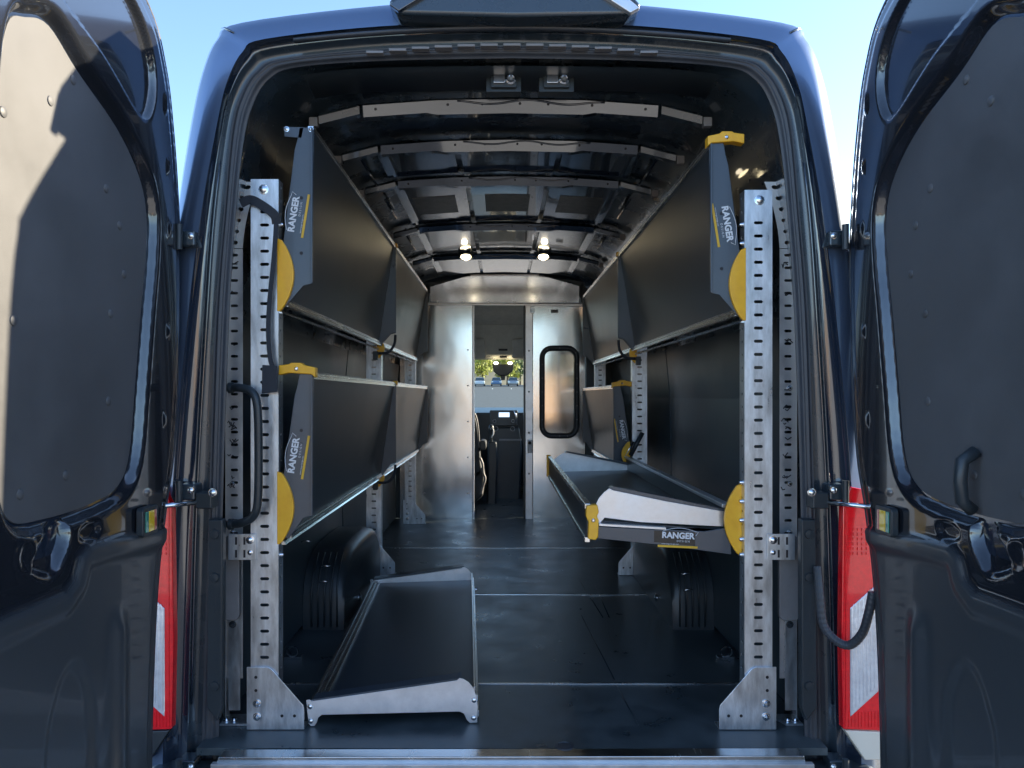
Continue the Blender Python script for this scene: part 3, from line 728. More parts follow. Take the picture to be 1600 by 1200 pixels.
MB().lathe(U(827.7, 692, YP-.05), (0, -1, 0), [(.012, 0), (.012, .006), (.004, .008)], 12).build('lock_barrel', 'marker', lt)
MB().xz(PX([(861,489),(872,489),(872,484),(861,484)]), YP-.012, YP-.004).build('name_plate', 'decal_black', sdoor, bevel=.002)
MB().xz(PX([(862.5,487.7),(870.5,487.7),(870.5,486),(862.5,486)]), YP-.0135, YP-.012).build('plate_print', 'plastic_grey', sdoor)
MB().xz(PX([(828,490),(835,490),(835,480),(828,480)]), YP-.04, YP-.02).build('door_roller', 'chrome', pt, bevel=.004)
MB().xz(PX([(655,477),(912,479),(912,475.5),(655,474)]), YP-.03, YP).build('top_track', 'alu_plate', pt, bevel=.002)
MB().xz(PX([(625,814),(914,814),(914,811),(625,811)]), YP-.03, YP-.013).build('bottom_track', 'alu_plate', pt, bevel=.002)
for xx, zz in [(-.60, .2+.28*k) for k in range(5)] + [(-.26, .2+.28*k) for k in range(5)] + [(-.50+.2*k, 1.70) for k in range(6)]:
    bolt((xx, YP-(.012 if zz < 1.65 else 0), zz), (0, -1, 0), .005, .003, pt, 'rivet', 'alu_plate')
for s in (-1, 1):   # dark flanks between partition and body
    MB().xz([(VX+s*.64,0),(VX+s*.86,0),(VX+s*.86,1.3),(VX+s*.80,1.55),(VX+s*.72,1.74),(VX+s*.60,1.85),(VX+s*.60,1.70),(VX+s*.64,1.66)], YP+.022, YP+.03).build('flank_panel', 'wall_board', pt)
MB().xz([(VX-.62,1.85),(VX-.62,1.72),(VX-.55,1.84),(VX+.52,1.86),(VX+.60,1.72),(VX+.62,1.86),(VX,1.93)], YP+.022, YP+.03).build('top_filler', 'wall_board', pt)

# ------------------------------------------------------------------ CAB
MB().box(VX-.95, VX+.95, 5.86, 8.2, -.06, -.01).build('cab_floor', 'vinyl', van)
# cab sides with window openings, roof, windscreen, bonnet
for s in (-1, 1):
    m = MB()
    m.yz([(6.3,-.3),(8.9,-.3),(8.9,.25),(7.95,.55),(6.3,.55)], VX+s*.96, VX+s*1.0)
    m.yz([(6.3,.552),(6.45,.552),(6.45,1.3),(7.1,1.3),(7.15,1.36),(6.3,1.45)], VX+s*.93, VX+s*.97)
    m.build('cab_side', 'paint', van)
    MB().tube([(VX+s*.90, 7.93, .60), (VX+s*.80, 7.1, 1.36)], .035, 8).build('windscreen_pillar', 'plastic', van, smooth=True)
MB().add([(VX-.93,6.28,2.0),(VX+.93,6.28,2.0),(VX+.93,6.28,1.4),(VX-.93,6.28,1.4),(VX-.80,7.1,1.42),(VX+.80,7.1,1.42),(VX+.80,6.9,1.75),(VX-.80,6.9,1.75)],
         [(0,1,6,7),(7,6,5,4),(0,7,4,3),(1,2,5,6)]).build('cab_roof', 'paint', van)
MB().add([(VX-.88,5.90,1.80),(VX+.88,5.90,1.80),(VX+.85,6.7,1.60),(VX-.85,6.7,1.60)], [(0,1,2,3)]).build('headliner', 'headliner', van)
m = MB(); m.box(VX-.80, VX+.80, 6.70, 6.72, 1.33, 1.62)
m.build('overhead_shelf', 'headliner', van)
sh = MB().yz([(6.72,1.60),(6.72,1.33),(6.80,1.29),(7.12,1.33),(7.10,1.42)], -.40, .42)
sh.build('overhead_console', 'headliner', van, bevel=.02, seg=3)
for px0, px1, y0, y1 in ((779, 793, 545, 548), (781, 792, 556, 559)):
    MB().xz(XZ([(px0, y0), (px1, y0), (px1, y1), (px0, y1)], 6.68), 6.672, 6.695).build('console_slot', 'marker', van)
for px0, px1 in ((744, 757), (808, 818)):
    MB().xz(XZ([(px0-8, 530), (px1, 528), (px1+3, 560), (px0-8, 560)], 6.70), 6.66, 6.699).build('visor_box', 'headliner', van, bevel=.015)
for px in (775, 797):
    MB().lathe(U(px, 567, 6.75), (0, -.5, -1), [(.022, 0), (.02, .005), (.001, .006)], 14).build('reading_lamp', 'lamp', van)
mr = MB().xz(XZ([(769,569),(803,569),(801,580),(792,587),(779,587),(771,580)], 6.78), 6.78, 6.86).build('sensor_cover', 'plastic', van, bevel=.01, seg=3)
MB().xz(XZ([(782,585),(790,585),(789,594),(783,594)], 6.80), 6.80, 6.83).build('mirror_stem', 'plastic', mr, bevel=.004)
# windscreen
ws = MB(); ws.add([(VX-.86,7.95,.66),(VX+.86,7.95,.66),(VX+.78,7.12,1.36),(VX-.78,7.12,1.36)], [(0,1,2,3)])
ws.build('windscreen', 'windscreen', van)
MB().yz([(7.0,.80),(7.35,.845),(7.95,.72),(7.95,.1),(7.25,.1),(7.15,.35),(7.02,.5)], VX-.92, VX+.92).build('dashboard', 'plastic', van, bevel=.02, seg=3)
MB().yz([(7.95,.68),(8.5,.55),(8.85,.40),(8.9,-.3),(7.95,-.3)], VX-.9, VX+.9).build('bonnet', 'paint', van, bevel=.03, seg=3)
YD = 6.96
def DX(pts, Y=YD): return XZ(pts, Y)
cl = MB().xz(DX([(765,641),(809,641),(808,666),(766,666)]), YD+.0, YD+.05).build('centre_stack', 'plastic', van, bevel=.01)
MB().xz(DX([(779.5,644.5),(796,644.5),(796,651.5),(779.5,651.5)]), YD-.012, YD+.002).build('radio_screen', 'screen', cl)
MB().tube([U(803, 642, YD-.01), U(806, 648, YD-.01), U(806, 662, YD-.01)], .006, 6).build('vent_rim', 'chrome', cl, smooth=True)
for px, py, r in ((772.5, 658, .014), (801.5, 658, .014), (775, 670, .020), (801, 670, .020)):
    ring = [(U(px, py, YD-.012)[0] + r*math.cos(a), YD-.012, U(px, py, YD-.012)[2] + r*math.sin(a)) for a in np.linspace(0, 2*math.pi, 15)]
    MB().tube(ring, .004, 6, caps=False).build('dial_ring', 'plastic_grey', cl, smooth=True)
MB().xz(DX([(765,667),(812,667),(816,700),(812,790),(768,790),(764,700)], 7.0), 7.0, 7.1).build('lower_dash', 'plastic', van, bevel=.02)
MB().xz(DX([(780,686),(815,686),(815,689),(780,689)], 6.98), 6.975, 7.0).build('tray_lip', 'plastic_grey', van, bevel=.003)
MB().xz(DX([(762,690),(776,690),(778,720),(775,810),(760,810)], 6.7), 6.7, 6.95).build('gear_console', 'plastic', van, bevel=.02)
gl = MB().lathe(U(767.5, 690, 6.72), (0, -.15, 1), [(.012, 0), (.010, .06), (.014, .075), (.024, .10), (.026, .125), (.018, .15), (.002, .158)], 14)
gl.build('gear_lever', 'plastic', van, angle=60)
MB().tube([U(767, 671, 6.68), U(768.5, 668, 6.68), U(771, 672, 6.68), U(771, 678, 6.68), U(768, 684, 6.68)], .006, 6).build('gear_trim', 'white_ink', van, smooth=True)
# driver's seat, seen edge on behind the fixed panel
yS = 6.35
seat_x = U(748, 0, yS)[0]
m = MB().xz(spline(XZ([(700,640),(738,641),(744,655),(748,680),(751,720),(750,745),(700,745)], yS), 4, True), yS, yS+.13)
ds = m.build('driver_seat', 'seat_fabric', van, bevel=.025, seg=3)
MB().tube(spline([U(738, 641, yS-.005), U(744, 652, yS-.005), U(747.5, 672, yS-.005), U(749, 700, yS-.005)], 4), .008, 6).build('seat_piping', 'plastic_grey', ds, smooth=True)
MB().xz(rrect(U(749,0,yS)[0], U(760,0,yS)[0], U(0,703,yS)[2], U(0,688,yS)[2], .025, 4), yS-.04, yS+.22).build('armrest', 'seat_fabric', ds, bevel=.012)
MB().xz(XZ([(735,742),(754,728),(757,742),(755,775),(735,790)], yS), yS+.0, yS+.5).build('seat_cushion', 'seat_fabric', ds, bevel=.02)
MB().tube(spline([U(750, 715, yS-.04), U(754, 725, yS-.04), U(755, 738, yS-.04), U(758, 748, yS-.04), U(754, 762, yS-.04), U(752, 772, yS-.04)], 4), .010, 6).build('belt_strap', 'plastic_grey', ds, smooth=True)

# ------------------------------------------------------------------ SHELVING: uprights
def upright(s, Y, ztop, label, near):
    t = thing('shelf_upright', label, 'post', (VX+s*.71, Y, 0), 'slotted uprights carrying the shelving')
    xin, xout = VX + s*.672, VX + s*.752
    x0, x1 = sorted((xin, xout))
    perforated(x0+.0, x1-.0, .0, ztop, .0378, .026, .009, .0025, lambda a, b_, c: (a, Y+c, b_), skip=lambda b_: b_ < .19 or b_ > ztop-.06).build('post', 'galv', t)
    # flanges
    perforated(Y+.003, Y+.045, .0, ztop, .0378, .013, .008, .0025, lambda a, b_, c: (xin + s*c*1.0, a, b_)).build('inner_flange', 'galv', t)
    MB().box(xout, xout-s*.0025, Y+.003, Y+.045, 0, ztop).build('outer_flange', 'galv', t)
    # foot bracket
    fy = Y - .006
    poly = [(VX+s*.762,.002),(VX+s*.762,.182),(VX+s*.702,.182),(VX+s*.690,.176),(VX+s*.600,.072),(VX+s*.597,.060),(VX+s*.597,.002)]
    if near or True:
        # plate with two open drill holes shown as recessed dark discs
        fb = MB().xz(poly, fy, fy+.0045).build('foot_bracket', 'galv', t, bevel=.0012)
        MB().box(VX+s*.762, VX+s*.597, fy+.0046, fy+.05, .001, .005).build('foot_flange', 'galv', t)
        for xx, zz in ((.735,.153),(.735,.115),(.660,.042),(.624,.042)):
            MB().lathe((VX+s*xx, fy-.0004, zz), (0, -1, 0), [(.0045, 0), (.0045, .0006), (.001, .0006)], 12).build('drill_hole', 'marker', fb)
        for zz in (.078, .040): bolt((VX+s*.732, fy, zz), (0, -1, 0), .0085, .009, t)
    if near:
        bolt((VX+s*.715, Y, ztop-.03), (0, -1, 0), .011, .008, t)
        for zz in (.50, .545, .600, .655, .71, 1.22, 1.27, 1.34, 1.405, 1.46):
            bolt((xin, Y+.02, zz), (-s, 0, 0), .007, .008, t)
        # link plate to the wall rail
        lp = MB().xz([(VX+s*.735,.49),(VX+s*.735,.565),(VX+s*.815,.565),(VX+s*.815,.49)], Y-.006, Y-.003).build('link_plate', 'galv', t, bevel=.001)
        for xx in (.768, .792):
            for zz in (.508, .545):
                MB().xz([(VX+s*xx-.003, zz-.011), (VX+s*xx+.003, zz-.011), (VX+s*xx+.003, zz+.011), (VX+s*xx-.003, zz+.011)], Y-.0066, Y-.006).build('link_slot', 'marker', lp)
        bolt((VX+s*.752, Y-.006, .548), (0, -1, 0), .009, .008, t)
        bolt((VX+s*.752, Y-.006, .512), (0, -1, 0), .006, .005, t)
    return t
for s in (-1, 1):
    sd_ = 'left' if s < 0 else 'right'
    upright(s, 2.148, 1.587 if s < 0 else 1.556, 'tall slotted silver upright nearest the door opening, bolted to the floor on the %s' % sd_, True)
    upright(s, 3.99, 1.55, 'slotted silver upright beside the wheel box halfway along the %s wall' % sd_, False)
    upright(s, 5.58, 1.55, 'farthest slotted silver upright, next to the partition wall on the %s' % sd_, False)

# ------------------------------------------------------------------ SHELVING: trays
def decal(parent, s, Y, org, ux, uy, sc=1.0):
    """RANGER DESIGN decal: org is the start of the lettering baseline"""
    M = frameM(org, ux, uy); ux = Vector(ux).normalized(); uy = Vector(uy).normalized(); o = Vector(org)
    text_obj('RANGER', .0265*sc, 'white_ink', M, parent, 'brand_lettering', bold=.0010*sc, ext=.0003)
    text_obj('D E S I G N', .0085*sc, 'white_ink', frameM(o + ux*.048*sc - uy*.0115*sc, ux, uy), parent, 'brand_lettering', ext=.0003)
    # swoosh over the name
    pth = []
    for i in range(11):
        t = i/10; pth.append(o + ux*(.004+.112*t)*sc + uy*(.022+.011*math.sin(math.pi*min(1, t*1.05)))*sc)
    pth.append(o + ux*.108*sc + uy*.010*sc)
    MB().tube(pth, .0009*sc, 4).build('swoosh', 'white_ink', parent)
    nrm = ux.cross(uy)
    def bar(a0, a1, b0, b1, m_, nme='stripe'):
        q = [o + ux*a + uy*b_ + nrm*.0002 for a, b_ in ((a0, b0), (a1, b0), (a1, b1), (a0, b1))]
        MB().prism(q, nrm*.0006).build(nme, m_, parent)
    bar(-.012*sc, .115*sc, -.030*sc, -.023*sc, 'yellow_ink')
    text_obj('www.rangerdesign.com', .0058*sc, 'white_ink', frameM(o + ux*.0*sc - uy*.0205*sc, ux, uy), parent, 'brand_lettering', ext=.0003)
def rail_profile():
    return [(-.009,-.011),(.008,-.011),(.008,-.006),(.005,-.005),(.005,-.001),(.008,.001),(.008,.005),(.005,.006),(.008,.010),(-.009,.010)]
def crescent(x, z0, z1, s, y, bulge, parent):
    n = 14; pts = [(x, z0), (x - s*.006, z0)]
    for i in range(n+1):
        t = i/n; pts.append((x - s*(.006+bulge*math.sin(math.pi*(.04+.92*t))**.8), z0 + (z1-z0)*(.03+.94*t)))
    pts.append((x, z1))
    return MB().xz(pts, y, y+.012).build('pivot_plate', 'yellow', parent, bevel=.002)
def clamp(s, x0, x1, z0, z1, y, parent, tilt=.008):
    c = MB().xz([(x0, z0), (x0, z1-.002), (x0-s*.03, z1+.002), (x0-s*.035, z1+.006), (x0-s*.065, z1+.006), (x0-s*.07, z1), (x1, z1-tilt), (x1, z0-tilt), (x1+s*.012, z0-tilt+.01), (x0-s*.03, z0+.006)], y-.004, y+.028)
    o = c.build('clamp_handle', 'yellow', parent, bevel=.003)
    MB().lathe((x0 - s*.052, y-.004, (z0+z1)/2+.003), (0, -1, 0), [(.0055, 0), (.0055, .002), (.003, .004)], 12).build('handle_screw', 'chrome', o, angle=30)
def folded_tray(s, Y0, Y1, zt, zb, label, logo=False, clampy=False, lower=False):
    t = thing('shelf_tray', label, 'shelf', (VX+s*.64, Y0, zb), 'folding trays along the van walls')
    xt, xb = VX+s*.578, VX+s*(.655 if not lower else .645)
    # board
    MB().xz([(xt+s*.006, zt-.01), (xb+s*.004, zb+.01), (xb+s*.016, zb+.01), (xt+s*.018, zt-.01)], Y0+.006, Y1-.006).build('tray_board', 'tray_board', t)
    for (xx, zz) in ((xt+s*.004, zt), (xb+s*.002, zb)):
        MB().xz([(xx - s*a, zz + b_) for a, b_ in rail_profile()], Y0+.003, Y1-.003).build('edge_rail', 'alu', t)
    # lip rail below the lower rail
    MB().xz([(xb+s*.016, zb-.020), (xb+s*.022, zb-.020), (xb+s*.022, zb-.030), (xb+s*.010, zb-.030)], Y0+.003, Y1-.003).build('under_lip', 'alu', t)
    bot = zb + .055
    xi = VX + s*.572; mid = xi
    tail = VX + s*.678
    plate = [(xi, zt+.004), (xi+s*.004, bot), (xi+s*.030, bot-.006), (xb+s*.0, zb-.012), (tail-s*.004, zb-.005), (tail-s*.008, zb+.10), (xt+s*.050, zt-.06), (xt+s*.042, zt-.03), (xt+s*.036, zt+.004)]
    for y in (Y0-.004, Y1-.002):
        pl = MB().xz(plate, y, y+.005).build('end_plate', 'powder', t, bevel=.0015)
        if y < Y0:
            npl = pl
            MB().box(xi+s*.001, xi+s*.006, y-.012, y, bot, zt).build('plate_fold', 'powder', pl, bevel=.0015)
            for zz in (zt-.20, zt-.36 if not lower else zt-.16): MB().lathe((xt+s*.030, y-.0005, zz), (0, -1, 0), [(.005, 0), (.005, .0008), (.001, .0008)], 10).build('hole', 'marker', pl)
    if Y0 < 3:
        if clampy: clamp(s, xi+s*.100, xi-s*.006, zt+.0, zt+.030, Y0-.008, t)
        else:
            MB().xz([(xi+s*.03, zt+.004), (xi+s*.085, zt+.006), (xi+s*.085, zt-.022), (xi+s*.036, zt-.026)], Y0-.004, Y0+.001).build('top_tab', 'powder', t)
            bolt((xi+s*.008, Y0-.006, zt-.002), (0, -1, 0), .006, .004, t); bolt((xi+s*.078, Y0-.006, zt-.002), (0, -1, 0), .006, .004, t)
    else:
        if clampy: clamp(s, xi+s*.100, xi-s*.006, zt+.0, zt+.030, Y0-.012, t)
        else: MB().box(xi-s*.004, xi+s*.02, Y0-.012, Y0+.02, zt-.004, zt+.018).build('clamp_handle', 'yellow', t, bevel=.003)
    crescent(tail - s*.002, zb-.026, zb+.185, s, Y0-.014, .042, t) if Y0 < 3 else crescent(tail, zb-.075, zb+.03, s, Y0+.01, .035, t)
    if Y0 > 3:   # dark strap that tethers tray to post
        pth = spline([(xi+s*.006, Y0-.01, bot-.01), (xi+s*.012, Y0-.01, zb-.005), (xi+s*.045, Y0-.005, zb-.045), (xi+s*.10, Y0, zb-.05)], 4)
        MB().tube(pth, .007, 6, sq=.5).build('tether', 'strap', t, smooth=True)
        MB().box(xi+s*.095, xi+s*.12, Y0-.03, Y0+.0, zb-.085, zb-.04).build('pivot_block', 'plastic', t, bevel=.004)
    if logo:
        d = Vector((xb - xt, 0, zb - zt)).normalized()
        # the plate runs almost straight up; lettering reads upward on the left and downward on the right
        y = Y0 - .0052
        if s < 0:
            ux = Vector((.16, 0, 1)).normalized(); uy = Vector((-1, 0, .16)).normalized()
            decal(t, s, y, (xt - .052, y, zt - (.30 if not lower else .285)), ux, uy)
        else:
            ux = Vector((.16, 0, -1)).normalized(); uy = Vector((1, 0, .16)).normalized()
            decal(t, s, y, (xt + .030, y, zt - .18), ux, uy)
    return t
folded_tray(-1, 2.16, 3.84, 1.735, 1.232, 'folded up tray nearest the door, upper left, over the clamped lower tray', logo=True)
folded_tray(-1, 3.87, 5.52, 1.735, 1.232, 'folded up tray upper left, farther in beside the partition')
folded_tray(-1, 2.16, 3.84, 1.022, .560, 'folded tray lower left nearest the door, with yellow clamp handle on top', logo=True, clampy=True, lower=True)
folded_tray(-1, 3.87, 5.52, 1.022, .560, 'folded tray lower left, farther in beside the partition', lower=True)
folded_tray(1, 2.16, 3.84, 1.690, 1.205, 'folded up tray upper right nearest the door, with yellow clamp handle on top', logo=True, clampy=True)
folded_tray(1, 3.87, 5.52, 1.690, 1.205, 'folded up tray upper right, farther in beside the partition window')
folded_tray(1, 4.02, 5.52, 1.010, .560, 'folded tray lower right behind the lowered tray, clamp handle on top', logo=True, clampy=True, lower=True)

# lowered tray on the right
t = thing('shelf_tray', 'lowered tray standing out into the aisle on the right with bright aluminium end plate', 'shelf', (.45, 2.2, .5), 'folding trays along the van walls')
Yn, Yf = 2.19, 3.93
MB().xz([(.262,.548),(.700,.560),(.700,.572),(.262,.560)], Yn+.03, Yf-.01).build('tray_board', 'tray_board', t)
# aisle side lip: dark board between two rails
MB().box(.252, .258, Yn+.004, Yf, .545, .640).build('front_lip', 'tray_board', t)
MB().box(.246, .264, Yn+.004, Yf, .628, .645).build('edge_rail', 'alu', t, bevel=.002)
MB().box(.246, .262, Yn+.004, Yf, .530, .546).build('edge_rail', 'alu', t, bevel=.002)
# wall side rail
for a in (0, .020, .040):
    MB().box(.655+a, .668+a, Yn+.02, Yf+.05, .630-a*.3, .642-a*.3)  .build('wall_rail_strip', 'alu_plate', t, bevel=.002)
MB().box(.664, .70, Yn+.02, Yf+.05, .572, .628).build('back_board', 'tray_board', t)
# bright end plates: curved corner, sloping top
def endplate(px, Y, nm, mtl):
    return MB().xz(XZ(px, Y), Y, Y+.004).build(nm, mtl, t, bevel=.0012)
near_px = [(928,802),(930,790),(936,778),(944,769),(952,763),(958,766),(1040,783),(1131,799),(1130,823),(1000,816),(945,809),(940,815),(934,822),(929,820)]
endplate(near_px, Yn+.018, 'end_plate', 'alu_plate')
MB().xz(XZ([(952,762),(958,765),(1040,782),(1131,798),(1131,796),(1040,776),(958,760)], Yn+.03), Yn+.020, Yn+.06).build('top_fold', 'powder', t)
S_ = Yf/F
far_poly = [(.262,.560),(.268,.60),(.285,.632),(.315,.655),(.345,.668),(.700,.600),(.700,.560)]
MB().xz(far_poly, Yf-.008, Yf-.004).build('end_plate', 'alu_plate', t, bevel=.0012)
MB().xz([(.330,.668),(.345,.672),(.700,.604),(.700,.592)], Yf-.04, Yf-.009).build('top_fold', 'powder', t)
# dark arm with decal
arm = MB().xz(XZ([(934,822),(945,823),(1000,826),(1100,830),(1128,826),(1140,822),(1142,866),(1120,863),(1040,852),(934,841)], Yn), Yn-.004, Yn+.002).build('support_arm', 'powder', t, bevel=.0015)
MB().xz(XZ([(936,821),(1040,827),(1040,824),(936,818)], Yn), Yn-.006, Yn+.02).build('arm_fold', 'alu_plate', t)
MB().xz(XZ([(1022,829),(1086,832),(1086,853),(1022,847)], Yn-.005), Yn-.0052, Yn-.0042).build('decal_plate', 'decal_black', arm)
decal(arm, 1, Yn, U(1034, 840, Yn-.006), Vector((1, 0, -.045)), Vector((.045, 0, 1)), .92)
MB().xz(XZ([(938,808),(1130,822),(1130,824),(934,820)], Yn+.1), Yn+.03, Yn+.034).build('arm_gusset', 'powder', t)
# yellow corner clamp, pivot plate
c = MB().xz(XZ([(916,789),(933,788),(935,800),(932,806),(935,812),(934,838),(930,843),(918,841),(919,815),(915,806)], Yn), Yn-.012, Yn+.02).build('clamp_handle', 'yellow', t, bevel=.003)
MB().lathe(U(927, 813, Yn-.012), (0, -1, 0), [(.0055, 0), (.0055, .002), (.003, .004)], 12).build('handle_screw', 'chrome', c, angle=30)
MB().box(.240, .262, Yf-.004, Yf+.014, .535, .65).build('clamp_handle', 'yellow', t, bevel=.003)
crescent(VX+.674, .495, .706, 1, Yn-.016, .046, t)
# folded leg of this tray against the second upright
m = MB().tube([U(985, 712, 3.95), U(1004, 676, 3.95)], .012, 8).build('gas_strut', 'plastic', t, smooth=True)
MB().tube([U(975, 715, 3.96), U(990, 690, 3.96)], .006, 6).build('strut_rod', 'chrome', t, smooth=True)
crescent(VX+.655, .58, .72, 1, 3.955, .04, t)

# tray lying on the floor
ft = thing('floor_tray', 'loose dark tray with aluminium end plates lying on the van floor', 'tray', (-.35, 2.18, 0))
c0 = (-.317, 2.175); ang = math.radians(2.55)
def R2(x, y): return (c0[0] + x*math.cos(ang) - y*math.sin(ang), c0[1] + x*math.sin(ang) + y*math.cos(ang))
def rot_prism(poly, y0, y1):
    return MB().prism([(*R2(x, y0), z) for x, z in poly], Vector((*R2(0, y1), 0)) - Vector((*R2(0, y0), 0)))
L = 1.42
foot = [(-.250,.078),(-.247,.045),(-.243,.010),(-.236,.002),(-.226,.002),(-.219,.012),(-.215,.026),(-.205,.034),(.195,.036),(.208,.030),(.216,.012),(.226,.002),(.247,.003),(.249,.050),(.245,.080),(.236,.104),(.222,.122),(.206,.132),(.195,.134),(.188,.128),(-.235,.074),(-.240,.080)]
for y in (0, L-.005):
    pl = rot_prism(foot, y, y+.004).build('end_plate', 'alu_plate', ft, bevel=.0012)
    if y == 0:
        for x, z in ((-.238,.060),(-.236,.018),(.238,.070),(.237,.018)):
            q = R2(x, -.001); bolt((q[0], q[1], z), (0, -1, 0), .006, .004, pl)
rot_prism([(-.235,.056),(.240,.066),(.240,.072),(-.235,.062)], .005, L-.006).build('tray_board', 'tray_board', ft)
for x in (-.238, -.222, -.208):
    rot_prism([(x,.062),(x+.010,.062),(x+.010,.076-(x+.238)*.2),(x,.076-(x+.238)*.2)], .006, L-.007).build('edge_rail', 'alu', ft, bevel=.001)
for x, z in ((.236,.10), (.243,.075), (.247,.03)):
    rot_prism([(x,z-.012),(x+.006,z-.012),(x+.006,z+.006),(x,z+.006)], .006, L-.007).build('edge_rail', 'alu', ft, bevel=.001)
rot_prism([(-.232,.078),(.19,.132),(.200,.136),(.200,.131),(-.232,.074)], .004, .05).build('top_fold', 'powder', ft)
rot_prism([(-.232,.082),(.19,.137),(.200,.138),(.200,.133),(-.232,.078)], L-.002, L+.05).build('top_fold', 'powder', ft)
q = R2(.255, L-.02); bolt((q[0], q[1], .03), (1, 0, 0), .01, .01, ft)

# strap hanging over the left near upright
st = MB()
P_ = spline([U(376, 318, 2.135), U(390, 312, 2.13), U(405, 318, 2.125), U(428, 335, 2.125), U(432, 350, 2.13)], 5)
def ribbon(m, path, w, th=.002):
    vs = []
    for i, p in enumerate(path):
        a = Vector(path[max(i-1, 0)]); b_ = Vector(path[min(i+1, len(path)-1)]); d = (b_-a).normalized()
        side = d.cross(Vector((0, 1, 0))).normalized()*w/2; p = Vector(p)
        vs += [p+side, p-side, p-side+Vector((0, th, 0)), p+side+Vector((0, th, 0))]
    n = len(path)
    return m.add(vs, [(i*4+a, i*4+(a+1) % 4, (i+1)*4+(a+1) % 4, (i+1)*4+a) for i in range(n-1) for a in range(4)] + [(0,1,2,3), tuple((n-1)*4+a for a in (3,2,1,0))])
sp_ = thing('tie_strap', 'black webbing strap looped over the top of the left near upright', 'strap', (-.70, 2.13, 1.5))
ribbon(st, P_, .026).build('upper_band', 'strap', sp_)
P_ = spline([U(432, 340, 2.13), U(428, 400, 2.128), U(421, 470, 2.125), U(419, 520, 2.122), U(422, 560, 2.12), U(427, 580, 2.118), U(420, 600, 2.118)], 6)
m = MB(); ribbon(m, P_, .013).build('hanging_band', 'strap', sp_)
MB().xz(XZ([(410,570),(433,572),(434,612),(409,615)], 2.115), 2.112, 2.118).build('strap_end', 'strap', sp_, bevel=.002)

# ------------------------------------------------------------------ OUTSIDE, in front of the van
def car(x, y, rz, paint, label, grp='cars parked beyond the lot'):
    z = terrain_z(x, y) + .01
    t = bpy.data.objects.new('parked_car', None); COL.objects.link(t); t.location = (x, y, z); t.rotation_euler = (0, 0, rz)
    t['label'] = label; t['category'] = 'car'; t['group'] = grp
    def add(mb, nm, mt, **k):
        o = bpy.data.objects.new(nm, mb.mesh(nm, mt, **k)); COL.objects.link(o); o.parent = t; return o
    def bev(o, w):
        b = o.modifiers.new('bevel', 'BEVEL'); b.width = w; b.segments = 3
    b = add(MB().yz([(-2.2,.30),(-2.22,.62),(-2.1,.80),(-1.2,.92),(.9,.95),(2.05,.90),(2.2,.70),(2.2,.30),(1.7,.25),(-1.7,.25)], -.88, .88), 'body', paint); bev(b, .08)
    c = add(MB().add([(-.80,-1.15,.92),(.80,-1.15,.92),(.80,1.85,.92),(-.80,1.85,.92),(-.62,-.35,1.42),(.62,-.35,1.42),(.62,1.15,1.42),(-.62,1.15,1.42)],
            [(0,1,5,4),(1,2,6,5),(2,3,7,6),(3,0,4,7)]), 'window_band', 'glass_dark')
    r = add(MB().box(-.64, .64, -.38, 1.18, 1.40, 1.46), 'roof', paint); bev(r, .03)
    for sx in (-1, 1):
        for yy in (-1.4, 1.35):
            add(MB().lathe((sx*.78, yy, .32), (sx, 0, 0), [(.32, -.1), (.32, .1), (.2, .11), (.01, .11)], 18), 'wheel', 'tyre', angle=40)
        l = add(MB().box(sx*.82, sx*.55, -2.24, -2.15, .60, .74), 'headlight', 'lens_clear'); bev(l, .02)
    return t
car(-3.6, 126, 0, 'car_white', 'white parked car seen low through the windscreen, leftmost')
car(-.8, 126.5, 0, 'car_blue', 'blue parked car seen through the windscreen between two paler cars')
car(-6.4, 126.5, .1, 'car_silver', 'silver parked car beyond the left edge of the windscreen view')
car(2.0, 126, 0, 'car_silver', 'silver parked car seen through the windscreen right of the mirror')
car(4.8, 126.5, 0, 'car_red', 'red parked car at the right of the windscreen view')
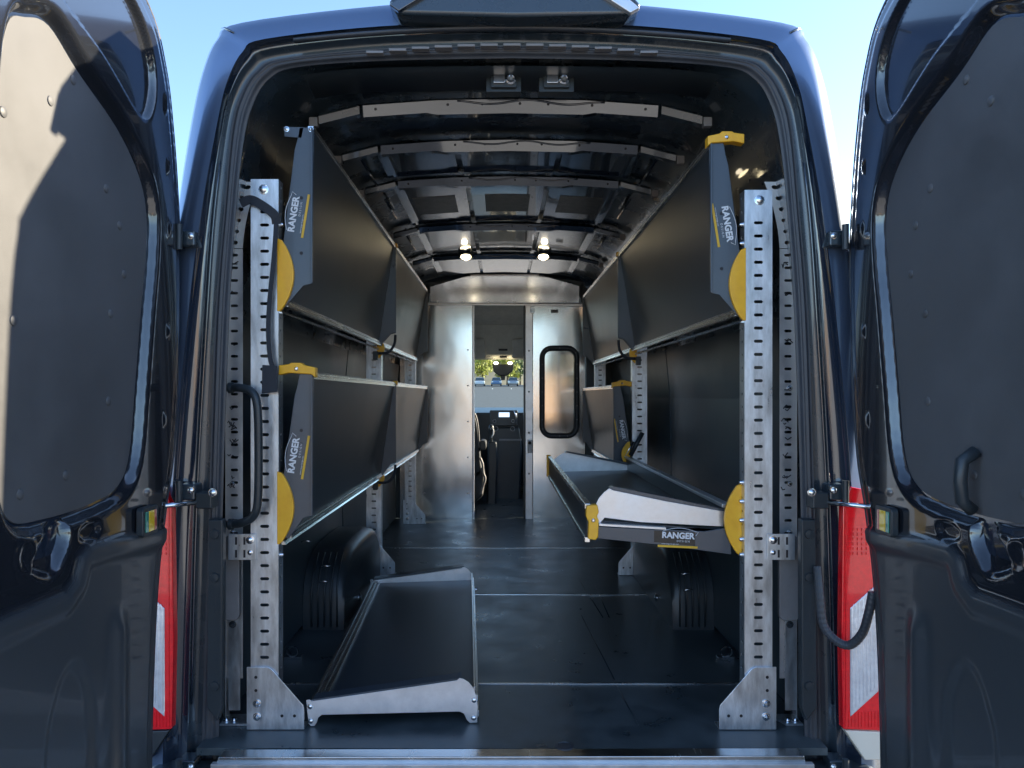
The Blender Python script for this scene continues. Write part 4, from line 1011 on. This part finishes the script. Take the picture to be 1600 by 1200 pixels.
def tree(x, y, h, r, leaf, label, seed):
    rr = random.Random(seed); z = terrain_z(x, y)
    t = thing('roadside_tree', label, 'tree', (x, y, z), 'trees beyond the parked cars')
    m = MB().tube([(x, y, z), (x+.1, y, z+h*.3), (x-.1, y, z+h*.6), (x, y, z+h*.85)], [.22, .17, .11, .04], 8)
    for k in range(6):
        a = rr.uniform(0, 6.28); m.tube([(x, y, z+h*(.3+.07*k)), (x+math.cos(a)*r*.35, y+math.sin(a)*r*.35, z+h*(.45+.07*k)), (x+math.cos(a)*r*.7, y+math.sin(a)*r*.7, z+h*(.52+.07*k))], [.08, .05, .02], 5)
    m.build('trunk', 'bark', t, smooth=True)
    c = MB(); clumps = []
    for k in range(26):
        a = rr.uniform(0, 6.28); q = rr.random()**.6*r*.8; clumps.append((x+math.cos(a)*q, y+math.sin(a)*q, z+h*rr.uniform(.38, .98), r*rr.uniform(.18, .36)))
    vs = []; fs = []
    for k in range(2600):
        cx_, cy_, cz_, cr = rr.choice(clumps)
        d = Vector((rr.gauss(0, 1), rr.gauss(0, 1), rr.gauss(0, .8))).normalized()*cr*rr.random()**.4
        p = Vector((cx_, cy_, cz_))+d; s_ = rr.uniform(.14, .30)
        a = Vector((rr.gauss(0, 1), rr.gauss(0, 1), rr.gauss(0, 1))).normalized()*s_; b_ = a.orthogonal().normalized()*s_*.6
        o = len(vs); vs += [p-a, p+b_, p+a, p-b_]; fs.append((o, o+1, o+2, o+3))
    c.add(vs, fs); c.build('crown', leaf, t)
tree(-3.6, 142, 7.0, 3.6, 'leaf_yellow', 'yellow green tree at the left of the windscreen view', 1)
tree(1.2, 150, 6.0, 3.0, 'leaf_yellow', 'smaller yellow green tree just left of the mirror', 2)
tree(4.2, 165, 6.5, 4.0, 'leaf', 'dark green tree behind the mirror in the windscreen view', 3)
tree(8.6, 155, 8.0, 3.8, 'leaf', 'dark green tree at the right of the windscreen view', 4)
for x, y, h, lb in ((1.75, 30, 7.0, 'tall grey light pole seen through the windscreen, nearer one'), (3.1, 40, 8.5, 'slim grey light pole right of the nearer pole'), (-1.95, 44, 8.0, 'grey light pole in front of the yellow tree')):
    z = terrain_z(x, y); t = thing('light_pole', lb, 'pole', (x, y, z), 'poles beyond the windscreen')
    MB().tube([(x, y, z), (x, y, z+h)], [.085, .055], 10).build('pole', 'steel_paint', t, smooth=True)
    MB().box(x-.5, x+.1, y-.12, y+.12, z+h, z+h+.10).build('lamp_head', 'steel_paint', t, bevel=.02)
# unseen building added behind the camera to give the metal warm reflections
bd = thing('reflection_building', 'long tan building out of view, added for warm reflections in the metal', 'building', (0, -30, -.7))
MB().box(-45, 45, -48, -30, -.7, 2.3).build('wall', 'stucco', bd)
MB().box(-45.4, 45.4, -48.4, -29.6, 2.3, 2.6).build('parapet', 'roofing', bd, bevel=.05)
for k in range(9):
    x = -36 + 9*k
    MB().box(x-1.6, x+1.6, -30.0, -29.9, -.7, 1.7).build('roller_door', 'steel_paint', bd, bevel=.02)
